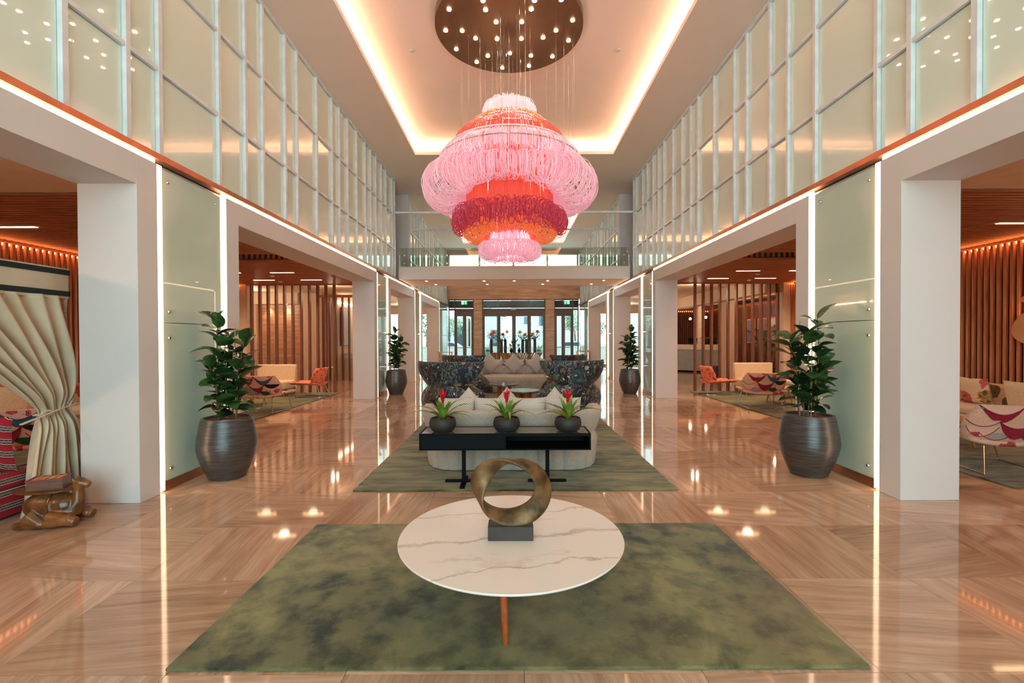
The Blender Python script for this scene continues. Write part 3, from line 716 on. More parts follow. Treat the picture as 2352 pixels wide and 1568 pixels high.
def strands(name, m, n, fn, seg=8, r=.006, jp=.4):
    mb = MB()
    for i in range(n):
        ph = 2*PI*(i+rnd.uniform(-jp,jp))/n; dr = rnd.uniform(-.02,.02); dz = rnd.uniform(-.03,.03)
        pts = []
        for k in range(seg+1):
            R, z = fn(k/seg); pts.append((math.cos(ph)*(R+dr), math.sin(ph)*(R+dr), z+dz*k/seg))
        mb.tube(pts, r, 4, caps=False)
    return mb.build(name, m, ch, True, kind='stuff', ang=3)
def arc(R0, z0, R1, z1, bulge, R2=None, z2=None):
    def fn(t):
        return (R0+(R1-R0)*t + bulge*math.sin(PI*t), z0+(z1-z0)*t + (abs(bulge)*.25*math.sin(PI*t)))
    return fn
def ring(R, z, r=.008, m='steel', name='ring'):
    MB().tube([(R*math.cos(a*PI/32), R*math.sin(a*PI/32), z) for a in range(64)], r, 6, closed=True).build(name, M[m], ch, True)
strands('top_tier', PL, 190, arc(.28,5.60,.42,5.32,.08), r=.0075); ring(.30,5.60); ring(.39,5.30)
loops('top_tier_ruffle', PL, 120, .36, 5.45, .08, .13, r=.005)
strands('orange_tier', OR, 220, arc(.42,5.32,.64,5.13,.07)); ring(.48,5.30); ring(.60,5.22)
strands('coral_upper_tier', CO, 330, arc(.60,5.18,.97,4.76,.08), r=.007); ring(.72,5.12); ring(.92,4.92)
strands('coral_inner_tier', CO, 200, arc(.5,5.2,.60,4.5,.05), r=.007)
strands('pink_band_tier', PK, 380, arc(1.02,4.76,1.16,4.42,.075), r=.007); ring(1.05,4.77,.01,'alu'); ring(1.19,4.58)
strands('pale_band_tier', PL, 240, arc(1.03,4.74,1.17,4.46,.07), r=.0065)
strands('inner_pink_tier', PK, 240, arc(.80,4.85,.86,4.25,.03), r=.006)
loops('large_ruffle', PK, 250, 1.13, 4.14, .33, .37, -.40, r=.0065, jit=.35, jr=.03, seg=22, wave=1)
loops('large_ruffle_highlights', PL, 130, 1.15, 4.17, .31, .34, -.40, r=.006, jit=.4, jr=.04, seg=22, wave=1)
strands('coral_drum', CO, 360, arc(.68,4.60,.73,3.72,.0), r=.0075); ring(.69,4.42,.006); ring(.70,4.05,.006)
strands('orange_drum', OR, 160, arc(.56,4.50,.60,3.60,.0), r=.008)
loops('crimson_ruffle', CR, 230, .83, 3.63, .13, .13, 0, r=.0065, jit=.6, jr=.03, jz=.06, seg=14)
loops('crimson_ruffle_lower', CR, 140, .86, 3.53, .12, .14, 0, r=.006, jit=.7, jr=.03, jz=.05, seg=14)
strands('coral_inner_drum', CO, 220, arc(.45,4.2,.42,3.35,.02), r=.0075)
loops('orange_ruffle', OR, 240, .62, 3.42, .17, .16, -.2, r=.0065, jit=.5, jr=.02, jz=.03, seg=16, wave=1)
strands('pink_core', PK, 170, arc(.28,3.95,.36,3.2,-.04), r=.0075)
loops('pink_ruffle', PK, 190, .385, 3.10, .15, .13, -.15, r=.006, jit=.45, jr=.02, jz=.03, seg=16)
strands('pink_fringe', PK, 120, lambda t: (.30+.10*math.sin(t*2.6), 3.25-.28*t), r=.006)
MB().cyl((0,0,0), .05, 5.72, 5.80, 16).cyl((0,0,0), .10, 5.69, 5.72, 20).build('top_boss', M['steel'], ch, True)
DZ = CEIL+.20
dsc = MB().lathe([(.001,DZ-.0),(1.25,DZ),(1.25,DZ+.13),(.001,DZ+.13)], 72)
dsc.build('canopy', mat('bronze_disc', (126,92,62), .35, .6, var=.02), ch, True)
lampxy = []
for R, n, o in ((.30,4,.78),(.62,5,.3),(.80,6,.0),(1.08,13,.25)):
    for k in range(n): lampxy.append((R*math.cos(o+2*PI*k/n), R*math.sin(o+2*PI*k/n)))
lm = MB().cyl((0,0,0), .034, -.012, .004, 14).mesh('canopy_spotlight', M['lamp'])
for x, y in lampxy:
    inst('canopy_spotlight', lm, ch, (x, y, DZ))
for i, (x, y) in enumerate(lampxy):
    if i % 2 == 0: light('canopy_lamp', 'SPOT', (x, y, DZ-.03), 16, PEACH, parent=ch, spot_size=1.5, spot_blend=.6, shadow_soft_size=.04)
cab = {}
for k in range(34):
    R = rnd.choice([.31,.5,.93,1.1,.7,.6]); ph = rnd.uniform(0, 2*PI)
    z0 = {.31:5.71,.5:5.44,.93:5.13,1.1:4.9,.7:5.3,.6:5.36}[R]
    MB().tube([(R*math.cos(ph),R*math.sin(ph),z0),(R*math.cos(ph),R*math.sin(ph),DZ)], .0022, 4, caps=False).build('cable', M['steel'], ch)
MB().tube([(0,0,5.7),(0,0,DZ)], .006, 6).build('main_cable', M['steel'], ch)
for z, p in ((5.35,16),(4.9,70),(4.3,120),(3.8,60),(3.35,30)):
    light('chandelier_lamp', 'POINT', (0,0,z), p*.62, (1,.80,.72), parent=ch, shadow_soft_size=.12)

# ================================================================== RUGS, TABLE, SCULPTURE
def rug(x0, x1, y0, y1, m, label, rz=0):
    cx, cy = (x0+x1)/2, (y0+y1)/2
    o = MB().box(x0-cx, x1-cx, y0-cy, y1-cy, .001, .018).build('rug', m, loc=(cx,cy,0), rot=(0,0,rz), bevel=.006)
    return tag(o, label, 'rug')
rug(-1.75, 1.65, 2.185, 3.90, M['rug'], 'mottled green rug under the round marble table')
rug(-1.75, 1.66, 4.77, 14.3, M['rug2'], 'long streaked green rug under the sofas and wing chairs')
for s, nm in ((-1,'left'), (1,'right')):
    rug(min(s*5.2, s*8.0), max(s*5.2, s*8.0), 4.8, 8.5, M['rug2'], 'green rug in the near part of the %s lounge' % nm)
    rug(min(s*5.18, s*8.0), max(s*5.18, s*8.0), 9.0, 13.55, M['rug2'], 'green rug in the far part of the %s lounge, before the screen' % nm)
T = thing('coffee_table', 'round white marble table with splayed copper-brown legs on the near rug', 'table', (-.083, 2.81, 0.018))
R = .681
MB().lathe([(.001,.360),(R-.022,.360),(R-.004,.370),(R,.377),(R-.003,.382),(.001,.382)], 96).build('table_top', M['marble'], T, True, ang=.5)
MB().cyl((0,0,0), .12, .335, .36, 32).build('hub', M['copperwood'], T, True)
for k in range(3):
    a = -PI/2 + .0 + k*2*PI/3 - .06; d = Vector((math.cos(a), math.sin(a), 0))
    MB().tube([d*.62+Vector((0,0,.352)), d*.10+Vector((0,0,.346))], .014, 8).tube([d*.60+Vector((0,0,.36)), d*.585+Vector((0,0,.32)), d*.46+Vector((0,0,.0))], [.015,.019,.015], 12).build('leg', M['copperwood'], T, True)
SCU = thing('ring_sculpture', 'twisted bronze ring sculpture on a dark block on the marble table', 'sculpture', (-.085, 2.75, .400))
MB().box(-.135, .135, -.055, .06, 0, .085).build('plinth', M['stoneblock'], SCU, bevel=.003, seg=1)
def mob(u, v):
    th = 2*PI*u; cxr, czr = .195, .17
    c = Vector((cxr*math.cos(th), 0, .085+.205+czr*math.sin(th)))
    rad = Vector((math.cos(th), 0, math.sin(th)))
    d = (math.degrees(th) - 80) % 360                 # band turns faster down the left side
    al = PI/2 + (PI*d/135 if d < 135 else PI + PI*(d-135)/225)
    e1 = rad*math.cos(al) + Vector((0,1,0))*math.sin(al)
    e2 = rad*-math.sin(al) + Vector((0,1,0))*math.cos(al)
    w_ = .06; t_ = .019
    ps = 2*PI*v
    return c + e1*(w_*math.cos(ps)) + e2*(t_*math.sin(ps))
def mobm():
    mb = MB(); NU, NV = 120, 20
    for i in range(NU):
        for j in range(NV): mb.v.append(tuple(mob(i/NU, j/NV)))
    for i in range(NU):
        i2 = (i+1) % NU; sh = 0
        for j in range(NV):
            j2 = (j+1) % NV; mb.f.append((i*NV+j, i2*NV+(j+sh)%NV, i2*NV+(j2+sh)%NV, i*NV+j2))
    return mb
mobm().build('twisted_ring', M['bronzeart'], SCU, True, ang=3)
MB().cyl((0,0,0), .04, .08, .10, 20).build('mount', M['bronzeart'], SCU, True)
# ================================================================== CONSOLE AND BROMELIADS
K = thing('console_table', 'long black open console table behind the near sofa', 'console table', (-.152, 5.0, .018))
hw = .905; z0, z1 = .405, .582
k = MB().box(-hw, hw, -.2, .2, z0, z0+.014).box(-hw, -hw+.016, -.2, .2, z0+.014, z1).box(hw-.016, hw, -.2, .2, z0+.014, z1).box(-hw+.016, hw-.016, .186, .2, z0+.014, z1)
k.box(-hw+.016, hw-.016, -.2, -.186, z1-.03, z1).box(-.01, .01, -.18, .186, z0+.014, z1-.02); k.build('carcass', M['black'], K)
MB().box(-hw+.016, hw-.016, -.186, .186, z1-.02, z1-.004).build('top', mat('grey_glass_top', (112,102,94), .18, 0, .6), K)
MB().box(-hw+.016, -.01, -.19, -.178, z0+.014, z1-.03).build('drawer_front', mat('blue_black_front', (12,18,21), .6, 0, .12), K)
for x, lab in ((-.455, 0), (.46, 1)):
    MB().box(x-.02, x+.02, -.03, .03, .02, z0).build('leg', M['black'], K)
    MB().box(x-.21, x+.21, .02, .07, 0, .022).box(x-.025, x+.025, -.20, .02, 0, .022).box(x-.025, x+.025, .07, .2, 0, .022).build('foot', M['black'], K)
bl = {}
def strapleaf(L, w_, droop, seg=9):
    mb = MB()
    def p(u, v):
        ang = 1.25 - droop*u; e0 = 1.28-.42*droop; x = L*(u*math.cos(e0) + droop*.46*u*u); z = L*(u*math.sin(e0) - droop*.50*u*u*u)
        ww = w_*(math.sin(PI*min(1,(.12+.88*u)**.75))**.6 if u < 1 else 0)*(1-u**6)
        vv = (v-.5)*2
        return (x, vv*ww*.5, z + abs(vv)*ww*.22)
    mb.grid(p, seg, 3); return mb.mesh('strap_leaf', M['brom'], True, 3)
BLV = [strapleaf(.36,.046,.5), strapleaf(.38,.045,.8), strapleaf(.37,.042,1.05), strapleaf(.30,.040,1.2), strapleaf(.25,.040,.2)]
def brom_proto(name, label, group):
    t = thing(name, label, 'potted plant', (0,0,0), 0, group)
    MB().lathe([(.001,0),(.085,0),(.12,.018),(.143,.06),(.146,.095),(.134,.142),(.126,.15),(.117,.145),(.124,.12),(.001,.12)], 40).build('bowl', M['bowl'], t, True)
    sm = MB(); rr = random.Random(5)
    for i in range(90):
        a = rr.uniform(0, 6.28); q = .115*rr.random()**.5; s = rr.uniform(.008,.016)
        sm.sph((q*math.cos(a), q*math.sin(a), .122+rr.uniform(0,.012)), (s*1.4, s, s*.7), 5, 4)
    sm.build('bark_mulch', M['soil'], t, kind='stuff')
    n = 22
    for i in range(n):
        k = i % 5 if i > 6 else 4
        inst('strap_leaf', BLV[k], t, (0,0,.12), (rr.uniform(-.1,.1), rr.uniform(-.12,.12), i*2.399+rr.uniform(-.2,.2)))
    MB().tube([(0,0,.12),(0,0,.36)], [.012,.009], 8).build('flower_stalk', M['brom'], t, True)
    fl_ = MB()
    for i in range(22):
        a = i*2.399; lv = i/22; L = .07+.06*lv; out = .055*(.2+lv)
        d = Vector((math.cos(a), math.sin(a), 0)); b0 = Vector((0,0,.27+.10*lv)); tip = b0 + d*out*1.1 + Vector((0,0,L*.8)); sd = Vector((-math.sin(a), math.cos(a), 0))*.012
        mid = b0 + d*out*.55 + Vector((0,0,L*.5))
        q = len(fl_.v); fl_.v += [tuple(b0-sd*.6), tuple(b0+sd*.6), tuple(mid+sd), tuple(tip), tuple(mid-sd), tuple(mid-d*.006)]
        fl_.f += [(q,q+1,q+2,q+4),(q+4,q+2,q+3),(q,q+5,q+1),(q+1,q+5,q+2),(q+2,q+5,q+3),(q+3,q+5,q+4),(q+4,q+5,q)]
    fl_.build('red_bract', M['red'], t, True)
    return t
bp = brom_proto('bromeliad', 'red-flowered bromeliad in a charcoal bowl at the left end of the near console', 'bromeliads on the near console')
KZ = .018+.582-.004; spots = [(1016,'at the left end'), (1163,'in the middle'), (1304,'at the right end')]
bp.location = (-.07+(1016-1177)*4.95/1050, 4.95, KZ)
copy_tree(bp, (-.07+(1163-1177)*4.95/1050, 4.95, KZ), 1.3, 'red-flowered bromeliad in a charcoal bowl in the middle of the near console')
copy_tree(bp, (-.07+(1304-1177)*4.95/1050, 4.95, KZ), 2.9, 'red-flowered bromeliad in a charcoal bowl at the right end of the near console')
# far console behind the far sofa with three more
K2 = copy_tree(K, (-.1, 14.85, .018), PI, 'black console table behind the far sofa, mostly hidden')
for px, lab in ((1117,'left of the three small bromeliads behind the far sofa'),(1174,'middle one of the three small bromeliads behind the far sofa'),(1231,'right of the three small bromeliads behind the far sofa')):
    copy_tree(bp, (-.07+(px-1177)*14.75/1050, 14.75, KZ), px, lab, 'bromeliads behind the far sofa')
# ================================================================== SOFAS
def stad(hx, hy, r, n=10):
    pts = []
    for cx_, cy_, a0 in ((hx-r, hy-r, 0), (-hx+r, hy-r, PI/2), (-hx+r, -hy+r, PI), (hx-r, -hy+r, 1.5*PI)):
        for k in range(n+1): a = a0 + k*PI/2/n; pts.append((cx_+r*math.cos(a), cy_+r*math.sin(a)))
    return pts
def sofa(label, loc, rz):
    t = thing('sofa', label, 'sofa', loc, rz)
    # fluted base (back towards -Y of the sofa)
    base = MB(); out = stad(1.02, .5, .34, 14)
    # resample outline evenly
    P = [Vector((x,y,0)) for x,y in out]; P.append(P[0]); L = [0]
    for i in range(len(P)-1): L.append(L[-1]+(P[i+1]-P[i]).length)
    tot = L[-1]; N = 216; Q = []
    j = 0
    for i in range(N):
        d = tot*i/N
        while L[j+1] < d: j += 1
        f = (d-L[j])/max(1e-9, L[j+1]-L[j]); Q.append(P[j].lerp(P[j+1], f))
    nr = [(Q[(i+1)%N]-Q[i-1]).cross(Vector((0,0,1))).normalized() for i in range(N)]
    prof = [(0.0,-.06),(.02,-.015),(.06,.0),(.16,.012),(.26,.022),(.36,.035),(.42,.03),(.45,-.02)]
    for z, off in prof:
        for i in range(N):
            fl_ = .024*abs(math.sin(PI*i/6.0))**.6 if .01 < z < .42 else 0
            p = Q[i] + nr[i]*(off+fl_); base.v.append((p.x, p.y, z))
    for a in range(len(prof)-1):
        for i in range(N):
            i2 = (i+1) % N; base.f.append((a*N+i, a*N+i2, (a+1)*N+i2, (a+1)*N+i))
    base.f.append(tuple(range(N))[::-1]); base.f.append(tuple((len(prof)-1)*N+i for i in range(N)))
    base.build('fluted_base', M['linen'], t, True, ang=.5)
    # wrap-around padded back and arms
    path = []
    hx, r = 1.03, .36
    path.append((hx, .42)); path.append((hx, .25)); path.append((hx, .1))
    for k in range(1, 10): a = k*PI/2/9; path.append((hx-r+r*math.cos(a), -.08-r*math.sin(a)*1.0))
    for x in (.45,.2,0,-.2,-.45): path.append((x, -.44))
    for k in range(9): a = PI/2 + k*PI/2/8; path.append((-hx+r+r*math.cos(a), -.08-r*math.sin(a)))
    path += [(-hx,.1),(-hx,.25),(-hx,.42)]
    mb = MB(); nP = len(path); cs = 18
    cen = []
    for i, (x, y) in enumerate(path):
        a = Vector(path[max(i-1,0)]); b = Vector(path[min(i+1,nP-1)]); tg = (b-a).normalized(); nrm = Vector((-tg.y, tg.x))*-1
        if nrm.dot(Vector((x, y+.0))) < 0: nrm = -nrm
        end = min(i, nP-1-i); sc = {0:.45,1:.85}.get(end, 1.0)
        for k in range(cs):
            th = 2*PI*k/cs
            # rounded slab leaning outwards
            q = .085*math.copysign(abs(math.cos(th))**.6, math.cos(th)); h = .17*math.copysign(abs(math.sin(th))**.65, math.sin(th))
            lean = .11*(h/.17)*.5
            mb.v.append((x+nrm.x*(q*sc+lean), y+nrm.y*(q*sc+lean), .56+h*sc))
    for i in range(nP-1):
        for k in range(cs):
            l = (k+1) % cs; mb.f.append((i*cs+k, i*cs+l, (i+1)*cs+l, (i+1)*cs+k))
    mb.f.append(tuple(range(cs))); mb.f.append(tuple((nP-1)*cs+k for k in range(cs))[::-1])
    mb.build('padded_back', M['linen'], t, True, ang=1.5)
    MB().poly([(x, y+.08) for x, y in stad(.92,.42,.2,6)], .42, .50).build('seat_cushion', M['cushionseat'], t, bevel=.03, seg=3)
    return t
NS = sofa('greige linen sofa seen from behind, nearest to the round table', (-.085, 5.92, .018), 0)
FS = sofa('greige linen sofa facing the camera beyond the wing chairs', (-.03, 13.75, .018), PI)
def pillow(w_, h_, t_, m, name='cushion', label=None, group=None, loc=(0,0,0), rot=(0,0,0), cat='cushion'):
    mb = MB(); N = 12
    for sgn in (1,-1):
        b = len(mb.v)
        for i in range(N+1):
            for j in range(N+1):
                u = i/N*2-1; v = j/N*2-1
                pin = 1 - .07*(1-(u*u))*(abs(v)**2) ; pin2 = 1 - .07*(1-(v*v))*(abs(u)**2)
                th = sgn*t_*.5*max(0,(1-u**4)*(1-v**4))**.55
                mb.v.append((u*w_/2*pin2, th, v*h_/2*pin))
        for i in range(N):
            for j in range(N):
                q = (b+i*(N+1)+j, b+(i+1)*(N+1)+j, b+(i+1)*(N+1)+j+1, b+i*(N+1)+j+1); mb.f.append(q if sgn < 0 else q[::-1])
    o = mb.build(name, m, None, True, loc, rot, ang=2.5)
    return tag(o, label or 'cushion', cat, group)
# near sofa cushions: row leaning on the back, three on their points
zs_ = .52
for k, (x, lab) in enumerate(((-.72,'leftmost dotted cushion along the back of the near sofa'),(-.27,'second dotted cushion from the left along the near sofa back'),(.18,'third dotted cushion from the left along the near sofa back'),(.62,'rightmost dotted cushion along the near sofa back'))):
    pillow(.46,.36,.15,M['dot'],label=lab,group='dotted cushions on the near sofa',loc=(x-.06,5.72,.018+.665),rot=(-.18,0,random.uniform(-.05,.05)))
for x, lab in ((-.62,'dotted cushion standing on its point at the left of the near sofa'),(-.12,'dotted cushion standing on its point in the middle of the near sofa'),(.50,'dotted cushion standing on its point at the right of the near sofa')):
    pillow(.36,.36,.12,M['dot'],label=lab,group='dotted cushions on the near sofa',loc=(x-.02,5.92,.018+.70),rot=(-.2,PI/4,0))
for x, lab in ((-.66,'dotted cushion leaning at the left of the far sofa back'),(-.02,'dotted cushion leaning in the middle of the far sofa back'),(.62,'dotted cushion leaning at the right of the far sofa back')):
    pillow(.60,.46,.16,M['dot'],label=lab,group='dotted cushions on the far sofa',loc=(x,13.90,.018+.73),rot=(.16,0,0))
for x, lab in ((-.72,'left cushion turned on its point in front of the far sofa row'),(.0,'middle cushion turned on its point in front of the far sofa row'),(.68,'right cushion turned on its point in front of the far sofa row')):
    pillow(.46,.46,.13,M['dot'],label=lab,group='dotted cushions on the far sofa',loc=(x-.03,13.68,.018+.83),rot=(.2,PI/4,0))
# ================================================================== WING CHAIRS
def wing_chair(label, loc, rz):
    t = thing('wing_chair', label, 'armchair', loc, rz, 'wing chairs between the sofas')
    def shell(z0, z1, wf, df, lean, n=28, m=10):
        mb = MB()
        def p(u, v):
            z = z0+(z1-z0)*v; a = (u-.5)*2; wd = wf(v); dd = df(v)
            x = wd*math.sin(a*1.2)/math.sin(1.2); y = -.34 + dd*(1-math.cos(a*1.2))/(1-math.cos(1.2)) - lean*v
            return (x, y, z)
        mb.grid(p, n, m); return mb
    import math as mm
    # high back with half-moon wings
    back = shell(.70, 1.15, lambda v: .30+.32*mm.sin(min(1,v*1.02)*PI/2)**.8, lambda v: .12+.30*v, .10)
    back.build('back_shell', M['jungle'], t, True, solid=.06, bevel=0, ang=3)
    body = shell(.20, .74, lambda v: .66*mm.sqrt(max(0.02,1-((v-.18)/.86)**2)) if v > .18 else .60+.06*v/.18, lambda v: .62-.30*v, .04)
    body.build('body_shell', M['jungle'], t, True, solid=.07, ang=3)
    MB().sph((0,.10,.40), (.46,.42,.12), 28, 12).build('seat_cushion', M['jungle'], t, True, ang=3)
    MB().poly(stad(.5,.36,.3,8), .24, .38).build('seat_base', M['jungle'], t, bevel=.04, seg=3)
    MB().lathe([(.001,0),(.26,0),(.26,.015),(.04,.04),(.035,.24),(.001,.24)], 32).build('pedestal', M['black'], t, True)
    return t
wc = wing_chair('jungle-print wing chair seen from behind, front one on the left', (-1.24, 8.8, .018), -.30)
wc.scale = (1.08, 1.08, 1.0)
copy_tree(wc, (1.10, 9.1, .018), .30, 'jungle-print wing chair seen from behind, front one on the right')
copy_tree(wc, (-1.33, 12.1, .018), -.55, 'jungle-print wing chair on the left, the one farther back')
copy_tree(wc, (1.36, 12.2, .018), .75, 'jungle-print wing chair on the right, the one farther back')
# low tables between the chairs
def low_table(label, x, y, r, h, topm, ped=3, pr=.05):
    t = thing('side_table', label, 'side table', (x, y, .018))
    MB().lathe([(.001,h-.02),(r-.01,h-.02),(r,h-.01),(r-.002,h),(.001,h)], 48).build('table_top', topm, t, True, ang=.6)
    MB().lathe([(.001,h-.03),(r-.02,h-.03),(r-.02,h-.021),(.001,h-.021)], 48).build('rim', M['copper'], t, True)
    for k in range(ped):
        a = k*2*PI/ped+.4; q = r*.38
        MB().cyl((q*math.cos(a), q*math.sin(a), 0), pr, 0, h-.03, 20).build('leg', M['copperwood'], t, True)
    return t
dk = mat('dark_table_glass', (60,66,66), .12, 0, .6)
low_table('low table with a dark round top and copper legs before the far sofa', -.28, 11.0, .38, .49, dk, 3, .05)
low_table('low table with a green-grey top on thick copper cylinders in the centre', .16, 9.85, .36, .47, mat('green_grey_top', (120,132,118), .2), 4, .07)
low_table('taller small table with a pale wooden top beside the right wing chair', .98, 11.0, .27, .66, M['oak'], 2, .07)
low_table('lowest round table, brown top just behind the near sofa cushions', .30, 8.3, .27, .40, mat('taupe_top', (136,116,98), .3), 3, .05)
# ================================================================== PLANTS
def ficus_leaf(L=.25, W=.155):
    mb = MB()
    def p(u, v):
        x = L*u; ww = W*.5*(math.sin(PI*min(1, u**.85))**.55 if 0 < u < 1 else 0)*(1-.15*u); k = (v-.5)*2
        return (x, k*ww, .018*abs(k)**1.5*math.sin(PI*u) - .035*u*u*L/.21 + .012*math.sin(PI*u))
    mb.grid(p, 8, 5)
    return mb
LEAFM = [ficus_leaf().mesh('leaf', M['leaf'], True, 3), ficus_leaf(.21,.15).mesh('leaf', M['leaf2'], True, 3), ficus_leaf(.28,.155).mesh('leaf', M['leaf'], True, 3)]
def ficus(label, loc, rz, seed, h=1.26):
    r = random.Random(seed)
    t = thing('potted_rubber_plant', label, 'potted plant', loc, rz, 'rubber plants in grey ribbed pots')
    prof = [(.001,0),(.17,0),(.195,.012)]
    N = 58
    for i in range(N+1):
        z = .02+.66*i/N; q = i/N
        rr = .195 + .118*math.sin(min(1,q*1.6)*PI/2) - .05*max(0,q-.5)**1.3/.41
        prof.append((rr + (.0035 if i % 2 else -.0015), z))
    rt = prof[-1][0]; prof += [(rt-.004,.70),(rt-.03,.70),(rt-.035,.66),(.001,.66)]
    MB().lathe(prof, 64).build('pot', M['pot'], t, True, ang=1.2)
    MB().lathe([(.001,.662),(.255,.662),(.255,.668),(.12,.675),(.001,.678)], 24).build('soil', M['soil'], t)
    stems = [(-.06,.02,h,-.03),(.08,-.03,h*.80,.10),(.0,.06,h*.86,-.0),(.05,.05,h*.6,.08),(-.05,-.05,h*.55,-.10)]
    for si, (x, y, hh, ln) in enumerate(stems):
        pts = []
        for k in range(8): q = k/7; pts.append((x+ln*q+.015*math.sin(q*7+si), y+.02*math.sin(q*5+si), .66+hh*q*.93))
        MB().tube(pts, [.009-.004*k/7 for k in range(8)], 6).build('stem', M['stem'], t, True)
        n = int(hh*21)
        for i in range(n):
            q = .10+.90*(i+.5)/n; k = q*7; a = pts[int(k)]; b = pts[min(7, int(k)+1)]; f = k-int(k)
            pos = tuple(a[j]*(1-f)+b[j]*f for j in range(3))
            top = max(0, (q-.82)/.18)
            pitch = -(.30+.85*top+r.uniform(-.5,.45)); sc = r.uniform(.85,1.15)*(1-.1*top)
            inst('leaf', LEAFM[r.randrange(3)], t, pos, (r.uniform(-.6,.6), pitch, i*2.399+si*1.3+r.uniform(-.3,.3)), (sc,sc,sc))
    MB().tube([(.09,.0,.66),(.09,.0,.66+h*.9)], .006, 6).tube([(-.02,.05,.66),(-.03,.05,.66+h*.75)], .006, 6).build('support_cane', mat('bamboo', (176,148,92), .6), t)
    return t
ficus('large rubber plant in a ribbed grey pot at the near left glass panel', (-3.40, 5.32, 0), .3, 1)
ficus('large rubber plant in a ribbed grey pot at the near right glass panel', (3.40, 5.35, 0), 2.6, 2)
ficus('smaller-looking rubber plant in a grey pot by the far left panel', (-3.44, 13.25, 0), 1.3, 3)
ficus('smaller-looking rubber plant in a grey pot by the far right panel', (3.33, 13.25, 0), 4.1, 4)

# ================================================================== LOUNGE FURNITURE
CR_ = {'crimson': linen('crimson_patch', (150,30,52)), 'teal': linen('teal_patch', (40,104,128)), 'navy': linen('navy_patch', (22,26,40)), 'green': linen('green_patch', (16,84,50)), 'grey': linen('grey_patch', (168,160,164)), 'pink': M['pinkprint'], 'cream': linen('shell_patch', (222,184,156)), 'piping': linen('piping', (150,24,50))}
def lounge_chair(label, loc, rz, m, group, patches=False, W=.92, wing=True):
    """low chair facing +Y; back towards -Y"""
    t = thing('lounge_chair', label, 'lounge chair', loc, rz, group)
    sx = W/2
    def back(u, v, off=0):
        k = (u-.5)*2; z = .36+.44*v; wd = sx*(.86+.14*math.sin(PI*v)) * (1-.10*max(0,v-.6)/.4)
        y = -.30 - .16*v + .16*abs(k)**2.2 - off
        return (wd*k, y, z)
    mb = MB(); mb.grid(lambda u, v: back(u, v), 15, 8); mb.build('backrest', CR_['cream'] if patches else m, t, True, solid=.04, ang=3)
    mb = MB()
    def seat(u, v):
        k = (u-.5)*2; wd = sx*(.92-.10*v); return (wd*k, -.34+.80*v, .34 + .05*abs(k)**2.5 + .03*v + .03*max(0,v-.85)*-4)
    mb.grid(seat, 13, 9); mb.build('seat', CR_['pink'] if patches else m, t, True, solid=.05, ang=3)
    for x in (-1, 1):
        MB().tube([(x*sx*.62,-.30,.33),(x*sx*.80,-.42,.012),(x*sx*.80,.30,.012),(x*sx*.62,.30,.33)], .009, 8).build('leg_frame', M['steel'], t, True)
    MB().tube([(-sx*.62,-.30,.33),(sx*.62,-.30,.33)], .009, 8).tube([(-sx*.62,.30,.33),(sx*.62,.30,.33)], .009, 8).build('cross_bar', M['steel'], t, True)
    if patches:
        def P(x, z, off): # x,z in chair back coordinates (metres) -> surface point, pushed backwards
            v = (z-.36)/.44; wd = sx*(.86+.14*math.sin(PI*min(1,max(0,v))))*(1-.10*max(0,v-.6)/.4); k = max(-1, min(1, x/wd))
            return (x, -.30-.16*v+.16*abs(k)**2.2-.024-off, z)
        def cres(x0, x1, z, s1, s2, key, off=.004):
            mb = MB(); n = 9
            for side, dd in ((0, off), (1, off-.006)):
                for i in range(n):
                    q = i/(n-1); x = x0+(x1-x0)*q; a = math.sin(PI*q)**.8
                    mb.v.append(P(x, z-s1*a, dd)); mb.v.append(P(x, z-s2*a, dd))
            for i in range(n-1):
                a = i*2; mb.f.append((a, a+1, a+3, a+2)); c2 = 2*n+i*2; mb.f.append((c2, c2+2, c2+3, c2+1))
                mb.f.append((a+1, c2+1, c2+3, a+3)); mb.f.append((a, a+2, c2+2, c2))
            mb.build('patch', CR_[key], t)
            for s_ in (s1, s2):
                if s_ > .001: MB().tube([P(x0+(x1-x0)*i/8, z-s_*math.sin(PI*i/8)**.8, off+.003) for i in range(9)], .004, 4).build('piping', CR_['piping'], t)
        zt = .80
        xs = [-.36, -.02, .34]
        cres(-.36,-.02, zt-.005, 0, .105, 'pink', .007); cres(-.36,-.02, zt-.005, .105, .20, 'crimson')
        cres(-.02,.34, zt-.005, 0, .105, 'pink', .007); cres(-.02,.34, zt-.005, .105, .20, 'teal')
        cres(-.455,-.19, zt-.18, 0, .08, 'cream', .01); cres(-.19,.16, zt-.20, 0, .07, 'cream', .01); cres(.16,.45, zt-.18, 0, .09, 'navy', .01)
        cres(-.44,-.19, zt-.26, 0, .13, 'pink', .008); cres(-.19,.16, zt-.20, .07, .20, 'crimson', .006); cres(.18,.44, zt-.27, 0, .13, 'pink', .008)
        cres(-.33,-.04, zt-.33, 0, .09, 'grey', .004); cres(.02,.30, zt-.33, 0, .09, 'green', .004)
    return t
pc = lounge_chair('patchwork lounge chair in the right lounge beside the near right column', (5.74, 5.58, .018), -.12, None, 'patchwork lounge chairs', True)
copy_tree(pc, (-5.85, 5.55, .018), .12, 'patchwork lounge chair mostly hidden behind the tent curtain')
copy_tree(pc, (-5.50, 10.15, .018), -.10, 'patchwork lounge chair seen past the near left rubber plant')
copy_tree(pc, (5.58, 10.45, .018), -.16, 'patchwork lounge chair seen past the near right rubber plant')
cc = lounge_chair('coral printed lounge chair in profile before the left wooden screen', (-5.62, 12.55, .018), PI/2-.12, M['coral'], 'coral lounge chairs', False, .62)
copy_tree(cc, (5.62, 12.75, .018), -PI/2+.12, 'coral printed lounge chair in profile before the right wooden screen')
